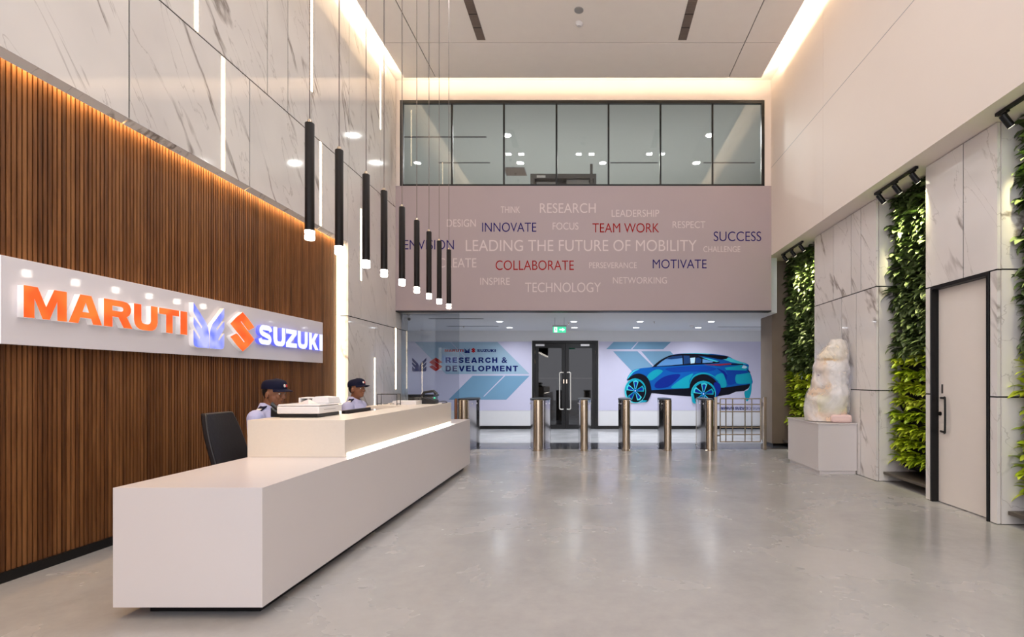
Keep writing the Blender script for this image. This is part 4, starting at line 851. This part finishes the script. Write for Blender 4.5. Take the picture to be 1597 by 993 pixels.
# ================================================================== OFFICE CHAIR
def chair(name, loc, lb):
    r = empty(name, loc, lb, 'office chair')
    MB().box(-.23, .24, -.24, .24, .41, .48).build('seat', M['leather'], r, bevel=.03, seg=4)
    rings = []
    for i in range(12):
        t = i/11; z = .56+t*.50; x = -.24-.15*t; hw_ = .235*(1-.25*t**3) ; cv = .035
        ring = []
        for j in range(13): u = -1+2*j/12; ring.append((x+cv*(u*u)-.0, u*hw_, z))
        for j in range(12, -1, -1): u = -1+2*j/12; ring.append((x+cv*(u*u)-.055, u*hw_, z))
        rings.append(ring)
    MB().loft(rings).build('backrest', M['leather'], r, smooth=True, bevel=.012)
    MB().tube([(-.1, 0, .40), (-.26, 0, .42), (-.31, 0, .60)], .02, 10).build('back_support', M['plastic'], r, smooth=True)
    MB().lathe([(.0, .09), (.03, .09), (.03, .25), (.02, .25), (.02, .40), (.08, .41), (.0, .41)], 0, 0, 16).build('gas_lift', M['plastic'], r, smooth=True)
    for k in range(5):
        a = 2*PI*k/5+.3; c, s = math.cos(a), math.sin(a); MB().tube([(0, 0, .11), (.28*c, .28*s, .075)], [.026, .016], 8).build('leg', M['plastic'], r)
        MB().tube([(.28*c-.015*s, .28*s+.015*c, .03), (.28*c+.015*s, .28*s-.015*c, .03)], .03, 12).build('caster', M['rubber'], r)
    return r
chair('office_chair', (-3.08, 4.87, 0), 'black office chair with tilted back behind the guard at the scanner')
chair('office_chair', (-3.08, 6.63, 0), 'black office chair under the guard at the monitor')
# ================================================================== SECURITY GUARDS
SKIN = mat('brown skin', (132, 88, 62), .5, var=.06, scale=12)
def remesh(mb, name, vox, smooth=3):
    o = mb.build('tmp', None)
    md = o.modifiers.new('r', 'REMESH'); md.mode = 'VOXEL'; md.voxel_size = vox; md.use_smooth_shade = True
    s = o.modifiers.new('s', 'SMOOTH'); s.factor = .5; s.iterations = smooth
    dg = bpy.context.evaluated_depsgraph_get(); dg.update()
    me = bpy.data.meshes.new_from_object(o.evaluated_get(dg)); bpy.data.objects.remove(o); me.name = name; me.materials.clear()
    for p in me.polygons: p.use_smooth = True
    return me
def chain(mb, pts, rs, n=14):
    pts = [Vector(p) for p in pts]
    mb.tube(pts, rs, n)
    for p, r in zip(pts, rs): mb.ell(p, (r, r, r), n, 8)
def ering(cx, cz, rx, ry, n=24, tilt=0): return [(cx+rx*math.cos(2*PI*i/n), ry*math.sin(2*PI*i/n), cz+tilt*math.cos(2*PI*i/n)*rx) for i in range(n)]
def guard(loc, lb, pitch, yaw, badge_arm):
    g_ = empty('person', loc, lb, 'person', 'uniformed guards seated behind the desk')
    HR = Matrix.Translation((.015, 0, 1.13)) @ Matrix.Rotation(yaw, 4, 'Z') @ Matrix.Rotation(pitch, 4, 'Y') @ Matrix.Translation((.02, 0, .115))
    hm = lambda p: tuple(HR @ Vector(p))
    R3 = HR.to_3x3()
    torso = [(.0, .50, .125, .165), (.0, .58, .13, .175), (-.005, .70, .115, .160), (.0, .82, .12, .170), (.005, .93, .125, .185), (.0, 1.01, .115, .185), (-.005, 1.055, .09, .15), (-.005, 1.085, .06, .08)]
    def arm(mb, s, grow, cut=False):
        sh, el, wr = (0, s*.185, 1.02), (.03, s*.245, .77), (.23, s*.13, .665)
        p = [sh, tuple((Vector(sh)+Vector(el))/2), el, tuple((Vector(el)*.45+Vector(wr)*.55))] + ([] if cut else [wr])
        rr_ = [.062, .052, .044, .038, .028][:len(p)]
        chain(mb, p, [q+grow for q in rr_])
    body = MB()
    body.loft([ering(cx, z, rx, ry) for cx, z, rx, ry in torso])
    for s in (-1, 1):
        arm(body, s, 0)
        chain(body, [(0, s*.10, .56), (.22, s*.11, .575), (.43, s*.12, .555)], [.088, .08, .062]); chain(body, [(.43, s*.12, .555), (.40, s*.12, .32), (.37, s*.12, .09)], [.06, .054, .04])
        chain(body, [(.36, s*.12, .05), (.45, s*.125, .045), (.53, s*.13, .035)], [.045, .042, .032])
        # hand lying on the thigh: palm, four fingers, thumb
        body.ell((.285, s*.125, .655), (.052, .042, .019), 16, 8)
        for k, (dy, ln) in enumerate(((-.030, .062), (-.010, .074), (.010, .068), (.028, .052))):
            y_ = s*(.125+dy); chain(body, [(.32, y_, .655), (.32+ln*.55, y_+s*dy*.2, .657), (.32+ln, y_+s*dy*.3, .640)], [.0105, .0095, .008], 8)
        chain(body, [(.265, s*.095, .652), (.295, s*.070, .650), (.325, s*.066, .645)], [.012, .011, .009], 8)
    chain(body, [(-.01, 0, 1.04), (.0, 0, 1.10), (.02, 0, 1.17)], [.062, .056, .056])
    for c, r in (((0, 0, .020), (.098, .077, .090)), ((.022, 0, -.040), (.072, .064, .080)), ((.058, 0, -.088), (.030, .034, .024)), ((.012, 0, -.062), (.058, .058, .045)),
                 ((.106, 0, -.030), (.018, .015, .012)), ((.094, .012, -.034), (.010, .008, .007)), ((.094, -.012, -.034), (.010, .008, .007)),
                 ((.086, 0, -.058), (.012, .024, .0075)), ((.084, 0, -.069), (.012, .021, .0075)), ((.070, .034, -.028), (.022, .022, .022)), ((.070, -.034, -.028), (.022, .022, .022)), ((.080, 0, .022), (.014, .052, .011))):
        body.ell(hm(c), r, 18, 12, R3)
    chain(body, [hm((.088, 0, .014)), hm((.102, 0, -.010)), hm((.113, 0, -.027))], [.009, .010, .011], 10)
    for s in (-1, 1):
        body.ell(hm((-.010, s*.078, -.020)), (.020, .011, .032), 14, 10, R3 @ Matrix.Rotation(s*.35, 3, 'Z'))
    link('body', remesh(body, 'body', .0062, 2), SKIN, g_)
    # face details
    for s in (-1, 1):
        ey = MB().ell(hm((.0805, s*.031, .002)), (.011, .013, .008), 14, 10, R3).build('eye', M['eyew'], g_, smooth=True)
        MB().ell(hm((.0905, s*.032, .002)), (.003, .0055, .0055), 12, 8, R3).build('iris', M['eyed'], ey, smooth=True)
        MB().tube([hm((.090, s*.014, .020)), hm((.090, s*.032, .026)), hm((.078, s*.052, .021))], [.004, .005, .003], 8).build('eyebrow', M['hair'], g_, smooth=True)
    MB().tube([hm((.088, -.022, -.064)), hm((.096, 0, -.0632)), hm((.088, .022, -.064))], [.002, .004, .002], 8).build('lips', mat('lip skin', (104, 58, 50), .5), g_, smooth=True)
    # short hair round the back below the cap
    rings = []
    for i in range(7):
        z = -.050+i*.018; k_ = math.sqrt(max(.1, 1-((z-.02)/.106)**2)); ring = []
        for j in range(17):
            a = PI*.54+(2*PI-PI*1.08)*j/16; ring.append(hm((.103*k_*math.cos(a), .0815*k_*math.sin(a), z)))
        for j in range(16, -1, -1):
            a = PI*.54+(2*PI-PI*1.08)*j/16; ring.append(hm((.090*k_*math.cos(a), .068*k_*math.sin(a), z)))
        rings.append(ring)
    MB().loft(rings).build('hair', M['hair'], g_, smooth=True)
    # cap
    prof = [(1.0, .036), (1.015, .048), (1.01, .072), (.96, .092), (.86, .107), (.66, .119), (.40, .125), (.15, .127), (.01, .1275)]
    cp = MB().loft([[hm((.110*k_*math.cos(2*PI*i/28)-.002, .090*k_*math.sin(2*PI*i/28), z+.012*math.cos(2*PI*i/28)*(1 if z < .05 else .7))) for i in range(28)] for k_, z in prof]).build('cap', M['cap'], g_, smooth=True)
    top_, bot_ = [], []
    nb = 15; rr2 = []
    for r_i in range(5):
        f = r_i/4; row = []
        for j in range(nb):
            a = -1.15+2.3*j/(nb-1); ext = .066*f*max(0, math.cos(a*1.25))**.6
            row.append(((.112+ext*1.0)*math.cos(a) if abs(a) < 2 else 0, (.092+ext*.15)*math.sin(a), .050-.012*f-.016*f*math.sin(a)**2-.004*abs(a)))
        rr2.append(row)
    vb = MB(); allp = []
    for row in rr2: allp += [hm(p) for p in row]
    for row in rr2: allp += [hm((p[0], p[1], p[2]-.005)) for p in row]
    fs = []; o5 = 5*nb
    for i in range(4):
        for j in range(nb-1): fs += [(i*nb+j, i*nb+j+1, (i+1)*nb+j+1, (i+1)*nb+j), (o5+i*nb+j, o5+(i+1)*nb+j, o5+(i+1)*nb+j+1, o5+i*nb+j+1)]
    for j in range(nb-1): fs += [(4*nb+j, 4*nb+j+1, o5+4*nb+j+1, o5+4*nb+j), (j, o5+j, o5+j+1, j+1)]
    vb.add(allp, fs).build('visor', M['cap'], cp, smooth=True)
    for dy, mm_ in ((-.012, M['eyew']), (.010, mat('red badge cloth', (200, 40, 44), .7))):
        MB().ell(hm((.106, dy, .078)), (.006, .013, .015), 12, 8, R3 @ Matrix.Rotation(-.3, 3, 'Y')).build('badge', mm_, cp, smooth=True)
    MB().ell(hm((0, 0, .1285)), (.008, .008, .004), 10, 6, R3).build('button', M['cap'], cp, smooth=True)
    # shirt
    sh = MB(); sh.loft([ering(cx, z, rx+.014, ry+.014) for cx, z, rx, ry in torso[:-1]]+[ering(-.005, 1.095, .066, .078)])
    for s in (-1, 1): arm(sh, s, .013, True)
    for s in (-1, 1): chain(sh, [(0, s*.035, 1.068), (0, s*.10, 1.045), (0, s*.172, 1.006)], [.052, .060, .068])
    so = link('shirt', remesh(sh, 'shirt', .009, 2), M['shirt'], g_)
    MB().loft([[(-.002+rx*math.cos(2*PI*i/24)+dx, ry*math.sin(2*PI*i/24), z-.045*max(0, math.cos(2*PI*i/24))) for i in range(24)] for rx, ry, z, dx in ((.076, .078, 1.10, 0), (.070, .068, 1.150, .006), (.075, .074, 1.147, .006), (.094, .100, 1.093, .004))], cap=False).build('collar', M['shirt'], so, smooth=True)
    for s in (-1, 1):
        ep = MB().box(-.030, .030, -.055, .055, 0, .010).build('epaulette', M['cap'], so, bevel=.004); ep.location = (.0, s*.118, 1.095); ep.rotation_euler = (s*-.42, 0, 0)
        MB().box(-.020, .020, -.012, .012, .0102, .013).build('bar', M['eyew'], ep).location = (0, s*.025, 0)
    MB().tube([(.075, -.05, 1.06), (.125, -.045, .98), (.142, -.0, .88), (.125, .045, .98), (.075, .05, 1.06)], .005, 8).build('lanyard', M['cap'], so, smooth=True)
    MB().box(.136, .144, .05, .095, .955, .965).build('name_tag', mat('red name tag', (190, 60, 50), .5), so)
    # trousers, belt, shoes
    tr_ = MB(); tr_.loft([ering(cx, z, rx+.016, ry+.017) for cx, z, rx, ry in torso[:2]])
    for s in (-1, 1): chain(tr_, [(0, s*.10, .56), (.22, s*.11, .575), (.43, s*.12, .555)], [.10, .092, .074]); chain(tr_, [(.43, s*.12, .555), (.40, s*.12, .32), (.37, s*.12, .11)], [.072, .066, .056])
    link('trousers', remesh(tr_, 'trousers', .011, 2), M['trouser'], g_)
    for s in (-1, 1):
        sh_ = MB(); chain(sh_, [(.35, s*.12, .052), (.45, s*.125, .05), (.54, s*.13, .042)], [.052, .050, .040]); sh_.box(.30, .58, s*.125-.045, s*.125+.045, .0, .022)
        link('shoe', remesh(sh_, 'shoe', .009, 2), M['plastic'], g_)
    return g_
guard((-2.985, 4.87, 0), 'seated guard in light blue shirt and navy cap, looking down beside the white scanner', .12, -.10, 0)
guard((-2.985, 6.63, 0), 'seated guard in light blue shirt and navy cap, behind the black monitor', -.04, -.22, 0)
# ================================================================== THINGS ON THE COUNTER
sc_ = empty('scanner', (-2.47, 4.63, CT), 'white flatbed document scanner on the raised counter end', 'scanner')
MB().box(-.165, .165, -.19, .19, .001, .032).build('base', M['plastic'], sc_, bevel=.006)
MB().box(-.178, .178, -.205, .21, .032, .094).build('body', M['offwhite'], sc_, bevel=.01, seg=3)
MB().box(-.17, .178, -.2, .205, .097, .112).build('lid', M['offwhite'], sc_, bevel=.006)
MB().xprism([(.02, .112), (.02, .155), (.05, .172), (.16, .165), (.172, .112)], -.02, .2).build('feeder', M['offwhite'], sc_, bevel=.006)
MB().box(-.13, .02, .06, .19, .150, .160).box(-.13, -.112, .04, .19, .112, .160).box(-.13, .02, .18, .2, .112, .16).build('feeder_cover', M['offwhite'], sc_, bevel=.003); MB().box(-.112, .02, .05, .18, .113, .122).build('paper_tray', M['greyp'], sc_)
MB().add([(-.12, -.12, .113), (.06, -.15, .113), (.08, .0, .114), (-.02, .0, .150), (-.1, .0, .114)], [(0, 1, 2, 3, 4)]).build('paper', M['eyew'], sc_, raw=True)
MB().box(.1785, .180, -.12, .08, .062, .066).build('seam', M['greyp'], sc_)
ph = empty('desk_phone', (-2.70, 4.58, CT), 'black desk phone with raised display on the counter corner near the scanner', 'telephone')
ph.scale = (.5, 1, 1)
MB().xprism([(-.09, .001), (.09, .001), (.09, .03), (.0, .045), (-.09, .085)], -.08, .08).build('base', M['plastic'], ph, bevel=.006)
MB().tube([(-.075, -.07, .11), (-.02, -.07, .085), (.06, -.07, .06)], [.022, .014, .022], 12).build('handset', M['plastic'], ph, smooth=True)
MB().box(-.06, .03, -.03, .06, .0, .004).build('keypad', M['greyp'], ph).matrix_local = Matrix.Translation((.0, 0, .065)) @ Matrix.Rotation(.42, 4, 'Y')
mo = empty('monitor', (-2.40, 5.38, ZT), 'black computer monitor standing behind the counter before the second guard', 'monitor')
MB().box(-.012, .022, -.30, .30, .0, .315).build('screen', M['plastic'], mo, bevel=.006); MB().box(-.10, .10, -.11, .11, .001, .014).build('base', M['plastic'], mo, bevel=.005); MB().box(.022, .05, -.04, .04, .01, .2).build('stand', M['plastic'], mo)
bx = empty('paper_stack', (-2.36, 6.75, CT), 'white stack of papers on the far end of the raised counter', 'paper')
for i in range(6): MB().box(-.15+.004*math.sin(i*3), .15+.004*math.sin(i*3), -.11, .11, .001+i*.008, .0085+i*.008).build('sheaf', M['offwhite'], bx)
p2 = empty('desk_phone', (-2.13, 6.95, CT), 'black telephone with a green lamp on the far end of the raised counter', 'telephone')
MB().xprism([(-.09, .001), (.09, .001), (.09, .05), (-.09, .09)], -.09, .09).build('base', M['plastic'], p2, bevel=.008)
MB().tube([(-.09, -.05, .10), (-.06, -.05, .15), (.06, -.05, .17), (.10, -.05, .125)], [.024, .018, .018, .026], 12).build('handset', M['plastic'], p2, smooth=True)
MB().ell((.05, .03, .075), (.012, .012, .008), 10, 6).build('lamp', mat('green lamp', (60, 200, 140), .3, emit=1.5), p2)
MB().tube(catmull([(.09, .05, .02), (.16, .09, .03), (.2, .1, .012), (.14, .06, .006)], 6), .005, 8).build('cable', M['plastic'], p2, smooth=True)
rk = empty('wire_rack', (-2.50, 6.50, CT), 'black wire document rack on the counter beside the paper stack', 'document rack')
b = MB()
for yy in (-.06, .06): b.tube([(-.12, yy, .003), (-.12, yy, .14), (.12, yy, .14), (.12, yy, .003)], .005, 6)
b.build('side_frame', M['plastic'], rk)
b = MB()
for xx in (-.12, -.04, .04, .12): b.tube([(xx, -.06, .02), (xx, .06, .02)], .004, 6)
b.build('shelf_bar', M['plastic'], rk)
